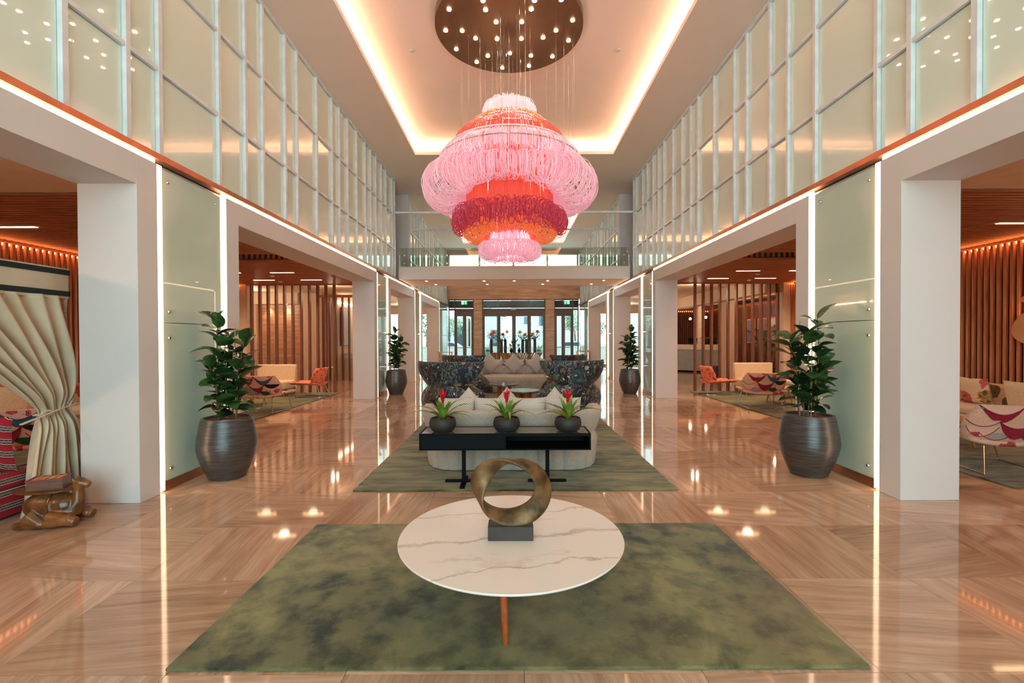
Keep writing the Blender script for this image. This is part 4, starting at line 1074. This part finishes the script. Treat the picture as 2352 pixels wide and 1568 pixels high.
def long_sofa(label, x, y, s, length, seed):
    t = thing('lounge_sofa', label, 'sofa', (x, y, .018), 0)
    sg = s
    MB().box(-.42, .42, -length/2, length/2, .12, .34).build('base', M['floral'], t, bevel=.03)
    MB().box(sg*.24, sg*.44, -length/2, length/2, .30, .80).build('backrest', M['floral'], t, bevel=.05, seg=3)
    n = max(2, round(length/.9))
    for k in range(n):
        a = -length/2+.02+k*(length-.04)/n; MB().box(-sg*.44, sg*.24, a+.01, a+(length-.04)/n-.01, .34, .46).build('seat_cushion', M['creamfab'], t, bevel=.035, seg=3)
    for e in (-1, 1):
        for xx in (-.34, .34): MB().tube([(xx, e*(length/2-.12), .14), (xx*1.05, e*(length/2-.09), 0)], [.022,.014], 8).build('leg', M['oak'], t)
    return t
r = random.Random(11)
for s, nm in ((-1,'left'), (1,'right')):
    long_sofa('cream leaf-print sofa along the slatted wall in the near %s lounge' % nm, s*7.62, 7.0, s, 3.8, s)
    long_sofa('cream leaf-print sofa along the slatted wall in the far %s lounge' % nm, s*7.62, 11.1, s, 2.3, s)
    dsc_ = ['plain cream cushion','leaf-print cushion','plain cream cushion','leaf-print cushion','leaf-print cushion']
    for k in range(5):
        pillow(.50,.46,.16,M['floral'] if k % 2 else M['creamfab'], label='%s, %s on the near %s lounge sofa' % (dsc_[k], ['nearest to the camera','second from the camera','at the middle','second from the far end','at the far end'][k], nm), group='cushions on the near %s lounge sofa' % nm,
               loc=(s*7.64, 5.45+k*.72, .018+.68), rot=(0, 0, PI/2), )
        C.objects[-1].rotation_euler = (.22, 0, s*-PI/2)
    for k in range(3):
        pillow(.48,.44,.16,M['floral'] if k % 2 else M['creamfab'], label='%s, %s on the far %s lounge sofa' % (dsc_[k], ['nearest to the camera','in the middle','at the far end'][k], nm), group='cushions on the far %s lounge sofa' % nm,
               loc=(s*7.64, 10.35+k*.72, .018+.67), rot=(.22, 0, s*-PI/2))
    # bench-like sofa end and low oak tables
    t = thing('bench_sofa', 'cream high-backed settee standing across the far %s lounge' % nm, 'sofa', (s*6.85, 12.9, .018))
    MB().box(-.55, .55, -.4, .3, .2, .42).build('seat', M['creamfab'], t, bevel=.04, seg=3)
    MB().box(-.55, .55, .2, .34, .3, .86).build('backrest', M['creamfab'], t, bevel=.03)
    for xx in (-.45,.45):
        for yy in (-.3,.24): MB().tube([(xx,yy,.22),(xx*1.06,yy*1.05,0)], [.025,.015], 8).build('leg', M['oak'], t)
    t = thing('low_table', 'low oak table between the chairs of the far %s lounge' % nm, 'table', (s*6.35, 11.0, .018))
    MB().lathe([(.001,.36),(.36,.36),(.38,.375),(.38,.39),(.001,.39)], 40).build('table_top', M['oak'], t, True, ang=.6)
    for k in range(4): a = .6+k*PI/2; MB().tube([(.2*math.cos(a),.2*math.sin(a),.365),(.3*math.cos(a),.3*math.sin(a),0)], [.024,.014], 8).build('leg', M['oak'], t)
    t = thing('low_table', 'low oak table between the chairs of the near %s lounge' % nm, 'table', (s*6.35, 6.75, .018))
    MB().lathe([(.001,.36),(.36,.36),(.38,.375),(.38,.39),(.001,.39)], 40).build('table_top', M['oak'], t, True, ang=.6)
    for k in range(4): a = .6+k*PI/2; MB().tube([(.2*math.cos(a),.2*math.sin(a),.365),(.3*math.cos(a),.3*math.sin(a),0)], [.024,.014], 8).build('leg', M['oak'], t)
# pebble wall lamp in the right lounge
t = thing('wall_lamp', 'pebble-shaped backlit wall lamp on the right slatted wall', 'wall lamp', (8.10, 7.15, 0))
def pebble(yc, zc, ry, rz_, rot):
    pts = [(yc+ry*math.cos(a)*(1+.12*math.cos(2*a+1)), zc+rz_*math.sin(a)*(1+.1*math.cos(a))) for a in [k*PI/16 for k in range(32)]]
    return MB().poly(pts, -.02, .0, 0)
lampm = mat('sand_lacquer', (214,160,108), .5)
pebble(0,1.74,.30,.27,0).build('pebble_disc', lampm, t, bevel=.005); pebble(.02,2.20,.17,.07,0).build('pebble_disc', lampm, t, bevel=.005)
for z in (1.74, 2.20): MB().box(.0, .06, -.04, .04, z-.03, z+.03).build('wall_bracket', M['ledo'], t)
light('pebble_glow', 'POINT', (.06, 0, 2.06), 6, WARM2, parent=t, shadow_soft_size=.03)

# ================================================================== TENT (near left)
TX = -4.50
t = thing('majlis_tent', 'canvas tent with black-banded valance and a tied curtain beside the near left column', 'tent', (TX, 0, 0))
va = MB().box(-.03, .0, 2.2, 4.57, 2.01, 2.30).box(-1.9, -.03, 4.54, 4.57, 2.01, 2.30); va.build('valance', M['canvas'], t)
bb = linen('black_band', (34,36,36))
for z0, z1 in ((2.245,2.293),(2.035,2.085)): MB().box(.0, .008, 2.2, 4.578, z0, z1).box(-1.9, .008, 4.57, 4.578, z0, z1).build('black_band', bb, t)
MB().tube([(.004,2.2,2.302),(.004,4.572,2.302),(-1.9,4.572,2.302)], .007, 6).build('piping', M['canvas'], t)
MB().tube([(-.04,4.53,0),(-.04,4.53,2.28)], .018, 10).build('tent_pole', M['oak'], t)
def curt(u, v):
    z = 2.03*(1-v)+.0*v
    # spread of the cloth along Y
    def seg(a, b, q): return a+(b-a)*q
    zt = .93
    if z > zt:
        q = (2.03-z)/(2.03-zt); e = q**1.25
        yn = 4.56 + .06*math.sin(PI*q)**1.0*q*1.6; y0 = seg(3.05, 4.30, e**.8)
        yn = seg(4.56, 4.57, q) + .10*math.sin(PI*q)*q
    else:
        q = (zt-z)/zt; y0 = seg(4.30, 4.08, q**.7); yn = seg(4.57, 4.76, q**.8)
    y = y0+(yn-y0)*u
    pinch = math.exp(-((z-zt)/.10)**2)
    amp = .045*(1-.75*pinch)*(1 if z > zt else 1.1)
    x = -.02 + amp*math.sin(u*2*PI*8.0+.4*math.sin(z*3)) + .02*math.sin(u*23+z*4) - .0*u
    return (x+.03*(1-pinch), y, z)
MB().grid(curt, 150, 46).build('curtain', M['canvas'], t, True, solid=.006, ang=3)
tie = [( .055, 4.27,.90),(.06,4.40,.935),(.055,4.58,.965),(-.03,4.62,.965),(-.07,4.45,.94),(-.03,4.26,.90)]
MB().tube(tie, .02, 8, closed=True, flat=.4).tube([(.05,4.28,.90),(.06,4.20,.885),(.055,4.06,.85)], .018, 8, flat=.4).build('tie_back', M['canvas'], t, True)
MB().tube([(.045,4.30+.05*math.cos(a),.915+.02*math.sin(a)) for a in [k*PI/5 for k in range(10)]], .012, 6, closed=True).build('knot', M['canvas'], t, True)
t = thing('tent_bench', 'red and black striped woven bench inside the tent', 'bench', (-5.10, 3.35, 0))
MB().box(-.5, .5, -1.15, .95, 0.02, .26).build('base', M['sadu'], t, bevel=.01)
MB().box(-.5, .51, -1.15, .96, .26, .40).build('seat_cushion', M['sadu'], t, bevel=.03, seg=3)
pillow(.56,.52,.17,M['sadu'],label='striped woven cushion with braided edge leaning on the tent bench, nearest',group=None,loc=(-4.84,4.02,.40+.26),rot=(.12,0,.45))
pillow(.56,.52,.17,M['sadu'],label='darker striped cushion behind the nearest one on the tent bench',group=None,loc=(-5.12,4.12,.40+.255),rot=(.08,0,.15))
pillow(.34,.30,.14,linen('shaggy_white',(226,214,196)),label='small shaggy white cushion at the photo edge on the tent bench',group=None,loc=(-4.86,3.62,.40+.16),rot=(.2,0,.7))
# ---- camel stool
t = thing('camel_stool', 'carved wooden kneeling camel stool with an oval tray seat beside the tent', 'stool', (-4.06, 3.97, 0), .12)
cb_ = MB()
cb_.sph((-.05,0,.165),(.19,.115,.125),20,12); cb_.sph((.06,0,.17),(.13,.10,.10),16,10); cb_.sph((-.03,0,.235),(.09,.07,.075),14,8)
cb_.tube([(.08,0,.14),(.155,0,.13),(.185,0,.20),(.185,0,.29),(.19,0,.345)],[.085,.07,.052,.042,.045],12)
cb_.tube([(.165,0,.352),(.205,0,.355),(.25,0,.342),(.275,0,.33)],[.042,.046,.034,.026],12)
for y in (-1,1):
    cb_.tube([(.165,y*.028,.375),(.16,y*.034,.405)],[.016,.008],6)
    cb_.tube([(.20,y*.09,.07),(.06,y*.105,.045),(-.04,y*.11,.035)],[.05,.045,.03],10); cb_.tube([(.02,y*.10,.10),(.14,y*.10,.07),(.235,y*.095,.045)],[.05,.05,.042],10)
    cb_.tube([(-.12,y*.09,.10),(-.02,y*.115,.04),(.0,y*.12,.03)],[.08,.045,.03],10); cb_.tube([(-.02,y*.12,.032),(-.14,y*.12,.03),(-.23,y*.10,.03)],[.032,.03,.03],8)
o = cb_.build('camel_body', M['camel'], t, True, ang=3)
for v in o.data.vertices:
    if v.co.z < 0.002: v.co.z = .002
md = o.modifiers.new('r', 'REMESH'); md.mode = 'VOXEL'; md.voxel_size = .0075; md.use_smooth_shade = True
md = o.modifiers.new('sm', 'SMOOTH'); md.iterations = 3; md.factor = .5
MB().lathe([(.001,0),(.235,0),(.25,.006),(.25,.014),(.235,.018),(.001,.012)], 40, (0,0,0), 1, .62).build('tray_seat', M['walnut'], t, True, loc=(-.06,0,.300), ang=.6)
MB().cyl((-.05,0,0), .06, .26, .302, 16).build('saddle_block', M['camel'], t, True)
MB().tube([(.03+.01*math.cos(a), .117*math.cos(a), .17+.128*math.sin(a)) for a in [k*PI/16 for k in range(-6,23)]], .004, 5).build('saddle_strap', M['brass'], t, True)
t = thing('wooden_box', 'small wooden box with red rim holding sticks on the camel stool', 'box', (-4.10, 3.96, .319), .42)
MB().box(-.125,.125,-.085,.085,0,.008).box(-.118,.118,-.078,.078,.008,.016).box(-.118,-.108,-.078,.078,.016,.085).box(.108,.118,-.078,.078,.016,.085).box(-.108,.108,-.078,-.068,.016,.085).box(-.108,.108,.068,.078,.016,.085).build('box_body', M['walnut'], t)
MB().box(-.124,.124,-.084,-.070,.085,.092).box(-.124,.124,.070,.084,.085,.092).box(-.124,-.110,-.07,.07,.085,.092).box(.110,.124,-.07,.07,.085,.092).build('red_rim', mat('red_lacquer',(150,28,34),.4), t)
sm_ = MB().box(-.011,.011,-.066,.066,-.006,.006).mesh('stick', M['oak'])
for k in range(8): inst('stick', sm_, t, (-.092+k*.026, 0, .082+.004*(k%2)), (0, r.uniform(-.1,.1), r.uniform(-.05,.05)))

# ================================================================== ENTRANCE ARRANGEMENT
t = thing('flower_console', 'sculptural console of wavy vertical wood slabs before the entrance door', 'console table', (.02, 21.6, 0))
def wavy(x0, x1, seed, wob):
    rr = random.Random(seed); n = max(2, int((x1-x0)/.075))
    for k in range(n):
        a = x0+(x1-x0)*k/n; b = x0+(x1-x0)*(k+1)/n; ph = rr.uniform(0,6)
        mb = MB()
        def p(u, v, a=a, b=b, ph=ph):
            z = .92*v; off = wob*math.sin(v*5+x0*2+.25*k)*.08; w_ = (b-a)*.92
            th = 2*PI*u; return ((a+b)/2+off+w_*.5*math.cos(th), .22*math.copysign(abs(math.sin(th))**.4, math.sin(th))+.03*math.sin(ph+v*4), z)
        mb.grid(p, 12, 12, cu=True); mb.f.append(tuple(i*12+11 for i in range(12))[::-1]); mb.build('wavy_slab', M['oak'], t, True, ang=2)
wavy(-1.14,-.80,1,.3); wavy(-.68,.12,2,1.0); wavy(.16,.86,3,1.2); wavy(.94,1.22,4,1.4)
MB().poly([(-1.16,-.25),(1.24,-.25),(1.24,.25),(-1.16,.25)], .92, .935).build('top', mat('console_glass',(120,110,90),.1), t)
vb = mat('black_vase', (16,12,12), .25)
cols = {'orange': mat('orange_bloom',(236,140,30),.6), 'coral': mat('coral_bloom',(226,92,66),.6), 'yellow': mat('yellow_bloom',(222,176,50),.6), 'green': mat('green_foliage',(84,120,36),.5), 'dark': mat('dark_foliage',(30,60,34),.5)}
def bloom(c, R, m, par):
    mb = MB()
    for lay in range(3):
        n = 14
        for k in range(n):
            a = 2*PI*(k+.5*lay)/n; d = Vector((math.cos(a),math.sin(a),0)); sd = Vector((-math.sin(a),math.cos(a),0))*R*.16; q = len(mb.v); rr_ = R*(1-.25*lay)
            b0 = Vector(c)+Vector((0,0,R*.15*lay)); mid = b0+d*rr_*.6+Vector((0,0,R*.22+R*.15*lay)); tip = b0+d*rr_+Vector((0,0,R*.1))
            mb.v += [tuple(b0), tuple(mid+sd), tuple(tip), tuple(mid-sd), tuple(mid+Vector((0,0,-R*.05)))]; mb.f += [(q,q+1,q+2,q+3),(q,q+3,q+4),(q,q+4,q+1),(q+1,q+4,q+2),(q+4,q+3,q+2)]
    mb.sph((c[0],c[1],c[2]+R*.3), R*.35, 8, 5)
    return mb.build('bloom', m, par)
vz = [(1128,.60,'tall',['orange','coral'],'tall black vase with an orange bloom, leftmost on the flower console'),(1151.5,.50,'tall',['green'],'black vase with green leaves, second tall one from the left'),(1160.5,.62,'tall',['coral','yellow'],'tall black vase with coral and yellow blooms left of the door centre'),
      (1174,.22,'bulb',['coral'],'small round black vase with coral flowers, left one of the pair'),(1181,.40,'tall',['dark'],'black vase with dark branches at the console centre'),(1192.5,.22,'bulb',['coral'],'small round black vase with coral flowers, right one of the pair'),
      (1200.6,.60,'tall',['coral','yellow'],'tall black vase with coral and yellow blooms right of the door centre'),(1209.5,.50,'tall',['green'],'black vase with green leaves right of centre'),(1228.5,.62,'tall',['yellow','coral','dark'],'tall black vase with mixed blooms, rightmost on the flower console')]
for px, h_, kind, fls, lab in vz:
    x = -.07+(px-1177)*21.5/1050
    v_ = thing('flower_vase', lab, 'vase', (x, 21.58+r.uniform(-.08,.08), .935), r.uniform(0,3), 'black vases on the flower console')
    if kind == 'tall': MB().lathe([(.001,0),(.068,0),(.07,h_-.01),(.066,h_),(.05,h_),(.05,h_-.1),(.001,h_-.1)], 18).build('vase', vb, v_, True, ang=.6)
    else: MB().lathe([(.001,0),(.04,0),(.075,.07),(.075,.12),(.03,.19),(.035,h_),(.02,h_),(.001,h_-.03)], 18).build('vase', vb, v_, True, ang=1)
    for k, f in enumerate(fls):
        a = k*2.4+.5; o_ = .0 if (k == 0 and f == 'orange') else .13; L_ = (.10 if kind == 'bulb' else .18)+.12*k
        top = (o_*math.cos(a)*(.4 if kind == 'bulb' else 1), o_*math.sin(a)*.5, h_+L_)
        MB().tube([(0,0,h_-.05),(top[0]*.4,top[1]*.4,h_+L_*.6),top], .008, 5).build('stem', cols['dark'], v_)
        if f in ('green','dark'):
            mb = MB()
            for q in range(12):
                aa = q*2.4; L2 = r.uniform(.12,.24) if f == 'green' else r.uniform(.2,.42); d = Vector((math.cos(aa)*.8,math.sin(aa)*.5,r.uniform(-.1,.9))).normalized(); b0 = Vector((0,0,h_-.02)); mid = b0+d*L2*.5+Vector((0,0,.03)); tip = b0+d*L2; sd = Vector((-math.sin(aa),math.cos(aa),.3))*(.05 if f == 'green' else .02); n0 = len(mb.v)
                mb.v += [tuple(b0),tuple(mid+sd),tuple(tip),tuple(mid-sd),tuple(mid-Vector((0,0,.01)))]; mb.f += [(n0,n0+1,n0+2,n0+3),(n0,n0+4,n0+1),(n0+1,n0+4,n0+2),(n0+2,n0+4,n0+3),(n0,n0+3,n0+4)]
            mb.build('foliage', cols[f], v_)
        else:
            bloom(top, .19 if f == 'orange' else (.10 if kind == 'bulb' else .16), cols[f], v_)
            if kind == 'bulb': bloom((top[0]-.09, top[1], top[2]-.03), .08, cols['yellow'], v_)
    if kind == 'tall':
        mb = MB()
        for q in range(9):
            aa = q*2.4+1; L2 = r.uniform(.22,.5); d = Vector((math.cos(aa)*.9,math.sin(aa)*.4,r.uniform(.25,.9))).normalized(); b0 = Vector((0,0,h_-.03)); p1 = b0+d*L2*.5+Vector((0,0,.05)); tip = b0+d*L2
            mb.tube([b0,p1,tip],[.006,.005,.002],4)
            for w2 in range(4):
                c_ = b0.lerp(tip, .4+.2*w2); sd = Vector((r.uniform(-1,1),r.uniform(-.4,.4),r.uniform(-.3,1))).normalized()*.07; n0 = len(mb.v)
                mb.v += [tuple(c_),tuple(c_+sd*.5+Vector((.02,0,.01))),tuple(c_+sd),tuple(c_+sd*.5-Vector((.02,0,.01)))]; mb.f.append((n0,n0+1,n0+2,n0+3))
        mb.build('sprig', cols['dark'], v_)
# side tables by the last columns
def stall_table(label, x, y):
    t = thing('tall_side_table', label, 'side table', (x, y, 0))
    MB().box(-.34,.34,-.2,.2,.94,.97).build('table_top', M['oak'], t)
    for a in (-.3,.3):
        for b in (-.16,.16): MB().box(a-.02,a+.02,b-.02,b+.02,0,.94).build('leg', M['brass'], t)
    MB().box(-.3,.3,-.16,.16,.55,.57).build('shelf', M['oak'], t)
    return t
stall_table('tall narrow oak and brass side table near the left entrance door', -3.30, 22.0)
stall_table('tall narrow oak and brass side table near the right entrance door', 3.35, 22.0)
wh = mat('white_ceramic', (225,220,212), .35)
for k, x in enumerate((3.2,3.36,3.52)): tag(MB().lathe([(.001,0),(.05,0),(.07,.03),(.055,.07),(.045,.07),(.001,.03)], 16).build('bowl', wh, None, True, loc=(x, 21.95, .97)), ('left','middle','right')[k]+' small white bowl on the tall side table near the right door', 'bowl', 'white bowls on the right tall table')
# ================================================================== ROOMS BEYOND THE SCREENS
# right: reception desk, pendants, planters, framed pictures
t = thing('reception_desk', 'long reception desk with white top and grey-blue front beyond the right screen', 'reception desk', (8.3, 21.6, 0), -.62)
MB().box(-1.9,1.9,-.35,.35,.08,1.05).build('front', mat('grey_blue_front',(160,168,166),.35), t)
MB().box(-1.95,1.95,-.40,.42,1.05,1.28).build('counter', mat('counter_white',(232,224,210),.3), t)
MB().box(-1.8,1.8,-.28,.3,0,.08).build('plinth', M['black'], t)
for k, xx in enumerate((-.9,.1,.95)):
    p = Matrix.Rotation(-.62,3,'Z') @ Vector((xx,.1,0))
    q = thing('desk_monitor', ['left','middle','right'][k]+' dark tilted screen on the reception desk', 'monitor', (8.3+p.x, 21.6+p.y, 1.28), -.62+.6, 'screens on the reception desk')
    MB().box(-.2,.2,-.015,.015,.06,.32,Matrix.Rotation(.3,4,'X')).build('screen', M['black'], q); MB().cyl((0,0,0),.09,0,.012,16).build('foot', M['black'], q); MB().tube([(0,0,.01),(0,.02,.16)],.012,6).build('stand', M['black'], q)
Wd = sroot('wall_reception')
MB().box(7.6,12,25.6,25.7,0,3.2).build('backing', M['woodd'], Wd)
MB().box(10.95,11.1,17.6,25.6,0,3.2).build('backing', M['woodd'], Wd)
s1 = MB().box(-.03,.03,-.03,.03,0,3.08).mesh('slat', M['woodp'])
for k in range(30): inst('slat', s1, Wd, (7.75+k*.108, 25.52, 0))
for k in range(72): inst('slat', s1, Wd, (10.88, 17.7+k*.108, 0))
MB().box(7.7,10.9,25.56,25.59,3.05,3.08).box(10.91,10.94,17.6,25.5,3.05,3.08).build('light_strip', M['ledo'], Wd)
for i, (px, py) in enumerate(((1585.4,732.5),(1621.2,729))):
    Z = 21.0; x = -.07+(px-1177)*Z/1050; z = 1.6+(776-py)*Z/1050
    q = thing('globe_pendant', 'small glowing globe pendant over the reception desk, %s of two' % ('left' if i == 0 else 'right'), 'pendant lamp', (x, Z, z))
    MB().sph((0,0,0),.055,14,10).build('globe', M['lamp'], q, True); MB().tube([(0,0,.05),(0,0,3.36-z)],.004,5).build('cord', M['black'], q); MB().cyl((0,0,0),.07,3.36-z,3.40-z,14).build('canopy', M['black'], q, True)
for i in range(3):
    q = thing('picture_frame', ['left','middle','right'][i]+' one of three orange-framed pictures on the reception side wall', 'picture', (10.82, (20.8,19.9,19.05)[i], 1.9), 0, 'orange-framed pictures')
    MB().box(-.03,.02,-.36,.36,-.55,.55).build('frame', mat('orange_frame',(206,110,44),.4), q); MB().box(-.04,-.03,-.30,.30,-.49,.49).build('canvas', mat('grey_canvas' if i < 2 else 'light_canvas',(110,108,124) if i < 2 else (232,220,190),.5), q)
def palm(label, x, y, h_, n, seed):
    rr = random.Random(seed); q = thing('palm', label, 'palm', (x, y, .46), 0, 'palms in the dark planters')
    fm = MB()
    for k in range(18):
        f = k/17; xx = .9*f; zz = .55*f-.5*f*f; L2 = .26*math.sin(PI*(.15+.8*f))
        for sd in (-1,1):
            n0 = len(fm.v); fm.v += [(xx,0,zz),(xx+.02,0,zz+.004),(xx+L2*.5,sd*L2,zz-.06)]; fm.f.append((n0,n0+1,n0+2))
    fm.tube([(0,0,0),(.3,0,.12),(.6,0,.15),(.9,0,.05)],[.008,.006,.005,.002],4)
    fme = fm.mesh('frond', cols['dark'] if seed % 2 else M['leaf2'])
    for k in range(n):
        a = rr.uniform(0,6.28); hh = rr.uniform(.5,1)*h_
        MB().tube([(0,0,0),(.06*math.cos(a),.06*math.sin(a),hh*.6),(.16*math.cos(a),.16*math.sin(a),hh)],.008,4).build('stalk', mat('palm_stalk',(150,140,70),.6), q)
        inst('frond', fme, q, (.16*math.cos(a),.16*math.sin(a),hh-.1), (0, -rr.uniform(.2,.9), a), (.8,.8,.8))
for i, (x, y, L2) in enumerate(((8.55,18.5,.9),(9.75,17.4,1.3),(9.3,15.9,1.2))):
    tag(MB().box(-L2/2,L2/2,-.22,.22,0,.46).box(-L2/2+.03,L2/2-.03,-.19,.19,.46,.465).build('planter', mat('dark_planter',(26,28,40),.4), None, loc=(x,y,0), bevel=.005), ['dark blue rectangular planter with the tall palm','dark rectangular planter in the middle beyond the right screen','dark rectangular planter nearest behind the right screen'][i], 'planter', 'dark planters')
palm('tall feathery palm in the left dark planter beyond the right screen', 8.45, 18.5, 1.6, 12, 1)
palm('dense dark palm in the middle planter', 9.45, 17.4, 1.2, 14, 3); palm('dense dark palm at the right of the middle planter', 10.1, 17.4, 1.3, 14, 5)
palm('dark palm at the left of the nearest planter', 8.95, 15.9, 1.0, 12, 7); palm('dark palm at the right of the nearest planter', 9.65, 15.9, 1.1, 12, 9)
Wc = sroot('wall_inner_right')
MB().box(7.9,8.25,17.0,17.5,0,3.4).box(7.55,7.95,13.8,26,2.95,3.4).box(9.1,9.4,22.6,23.0,0,3.4).build('column', M['cream'], Wc)
# left: stone recess, panels with cove, desk
Wl = sroot('wall_inner_left')
for i in range(8): 
    for j in range(3):
        MB().box(-10.1+j*.57,-10.1+j*.57+.565,18.0,18.1,.37*i+.003,.37*i+.367).build('stone_slab', M['trav'], Wl)
MB().box(-12,-10.12,17.9,18.1,0,3.4).box(-8.38,-7.5,17.85,18.1,0,3.4).box(-10.12,-8.38,17.7,18.1,2.97,3.4).build('plaster', M['cream'], Wl)
for x in (-9.6,-8.9):
    MB().cyl((x,17.85,0),.04,2.965,2.972,12).build('downlight', M['lamp'], Wl, True)
    light('recess_lamp','SPOT',(x,17.88,2.95),35,WARM,(.12,0,0),spot_size=1.2,spot_blend=.6,shadow_soft_size=.03)
MB().box(-7.2,-7.0,18.1,22.5,0,3.4).build('side_wall', M['cream'], Wl)
MB().box(-6.99,-6.96,18.1,22.4,3.04,3.08).build('light_strip', M['cove'], Wl)
for i, y in enumerate((18.4,20.2)):
    q = thing('wall_panel', ['nearer','farther'][i]+' pale blue canvas with dark edge beyond the left screen', 'picture', (-6.96, y, 2.1))
    MB().box(-.03,.06,-.03,0,-.75,.75).box(-.03,.06,.9,.93,-.75,.75).box(-.03,.06,0,.9,-.78,-.75).box(-.03,.06,0,.9,.75,.78).build('frame', M['walnut'], q); MB().box(.0,.07,0,.9,-.75,.75).build('canvas', mat('pale_blue_canvas',(190,204,210),.5), q)
t = thing('concierge_desk', 'wood and white concierge desk beyond the left screen', 'desk', (-7.55, 17.0, 0), 0)
t.location = (-6.35, 18.8, 0)
MB().box(-.55,.55,-.3,.3,0,.82).build('body', M['cushionseat'], t); MB().box(-.6,.6,-.34,.34,.82,1.0).build('counter', wh, t)
# ================================================================== OUTDOORS
g_ = st(MB().box(-60, 60, 26.6, 120, -.3, -.05).build('ground', mat('pale_paving', (178,174,166), .8)))
wb = mat('white_render', (214,212,204), .8); rf = mat('grey_roof', (120,116,116), .8); dkw = mat('dark_window', (70,84,92), .2)
def building(label, x0, x1, y0, y1, h_, wins, roof=None):
    b = thing('building', label, 'building', ((x0+x1)/2, y0, -.05))
    w2 = (x1-x0)/2
    MB().box(-w2, w2, 0, y1-y0, 0, h_).build('wall', wb, b)
    for (a, z, ww, hh) in wins:
        f = MB().box(a-ww/2-.08, a+ww/2+.08, -.05, 0, z-.08, z+hh+.08).build('window', wb, b); MB().box(a-ww/2, a+ww/2, -.08, -.05, z, z+hh).build('pane', dkw, f)
    if roof:
        d = (y1-y0); mb = MB(); mb.v = [(-w2-.4,-.4,h_),(w2+.4,-.4,h_),(w2+.4,d+.4,h_),(-w2-.4,d+.4,h_),(0,d/2,h_+roof)]; mb.f = [(0,1,4),(1,2,4),(2,3,4),(3,0,4),(3,2,1,0)]; mb.build('roof', rf, b)
    return b
building('white villa with a grey hipped roof beyond the entrance doors', -4.6, -1.2, 50, 54, 4.2, [(-.9,.6,1.2,2.2),(.9,.6,.9,2.0)], 1.1)
building('low white house with a wide green-glass front, left of the villa', -8.4, -4.9, 47, 53, 3.9, [(-.6,.5,1.6,2.4),(1.1,.5,1.0,2.4)])
building('large white block with small windows at the right behind the doors', -.2, 9.0, 56, 64, 9.0, [(-2.8,3.4,.5,.9),(-.9,3.2,.6,1.3),(1.6,6.0,.5,1.0),(2.6,3.0,.8,1.2)])
def tree(label, x, y, h_, R, seed, m):
    rr = random.Random(seed); q = thing('tree', label, 'tree', (x, y, -.05), 0)
    MB().tube([(0,0,0),(.1,0,h_*.5),(0,0,h_*.8)],[.14,.1,.05],7).build('trunk', M['stem'], q)
    mb = MB()
    for k in range(420):
        d = Vector((rr.gauss(0,1),rr.gauss(0,1),rr.gauss(0,1))).normalized()*R*rr.uniform(.45,1); c = Vector((0,0,h_))+Vector((d.x,d.y,d.z*.8)); s_ = rr.uniform(.1,.22)*R*.5; a = Vector((rr.gauss(0,1),rr.gauss(0,1),rr.gauss(0,1))).normalized()*s_; b = a.orthogonal().normalized()*s_*.6
        n0 = len(mb.v); mb.v += [tuple(c+a),tuple(c+b),tuple(c-a),tuple(c-b)]; mb.f.append((n0,n0+1,n0+2,n0+3))
    mb.build('crown', m, q, kind='stuff')
tg = mat('olive_leaves', (120,138,100), .7, var=.3)
tree('round olive-green tree outside the left entrance door', -7.6, 40, 3.0, 1.6, 1, tg)
tree('smaller olive-green tree farther left outside', -5.6, 44, 2.8, 1.2, 2, tg)
tree('grey-green tree outside the right entrance door', 5.6, 42, 3.2, 1.3, 3, tg)
tree('low grey-green tree at the right outside', 8.3, 46, 2.6, 1.3, 4, tg)
for i, (x, y) in enumerate(((-1.55,27.6),(1.5,27.6))):
    q = thing('outdoor_fern', 'feathery potted palm outside the %s edge of the sliding door' % ('left','right')[i], 'potted plant', (x, y, -.05))
    MB().lathe([(.001,0),(.2,0),(.26,.4),(.22,.4),(.001,.36)],20).build('pot', M['bowl'], q, True)
    mb = MB(); rr = random.Random(i+9)
    for k in range(60):
        a = rr.uniform(0,6.28); L2 = rr.uniform(.7,1.3); e = rr.uniform(.9,1.45); p0 = Vector((0,0,.38)); d = Vector((math.cos(a)*math.cos(e),math.sin(a)*math.cos(e),math.sin(e))); mid = p0+d*L2*.6; tip = p0+d*L2+Vector((d.x*.3,d.y*.3,-.2)); sd = Vector((-math.sin(a),math.cos(a),0))*.035; n0 = len(mb.v)
        mb.v += [tuple(p0),tuple(mid+sd),tuple(tip),tuple(mid-sd),tuple(mid-Vector((0,0,.01)))]; mb.f += [(n0,n0+1,n0+2,n0+3),(n0,n0+4,n0+1),(n0+1,n0+4,n0+2),(n0+2,n0+4,n0+3),(n0,n0+3,n0+4)]
    mb.build('fronds', M['brom'], q)
tag(MB().box(-12, 12, 36, 36.2, -.05, .9).box(-12, 12, 35.95, 36.25, .9, .98).build('garden_wall', wb), 'low white garden wall across the view outside', 'wall')
# parked cars, small and far
def car(label, x, y, col):
    q = thing('car', label, 'car', (x, y, -.05), 0, None)
    pr = [(-2.0,.35),(-2.05,.75),(-1.5,.92),(-.9,1.38),(.7,1.40),(1.3,.98),(2.0,.85),(2.1,.4)]
    MB().poly(pr, -.8, .8, 1).build('body', mat('car_'+label.split()[0], col, .3), q, bevel=.05)
    MB().poly([(-1.35,.93),(-.85,1.30),(.62,1.32),(1.1,.98)], -.82, .82, 1).build('window', dkw, q)
    for xx in (-1.3,1.3):
        for yy in (-.82,.66):
            b = MB().cyl((0,0,0),.32,0,.16,16); b.xf(Matrix.Rotation(-PI/2,4,'X')); b.build('wheel', M['black'], q, loc=(xx,yy,.33))
car('white car parked beyond the garden wall, left', -5.6, 38.2, (225,225,225)); car('silver car parked beyond the garden wall, right', 5.2, 38.4, (170,180,190))
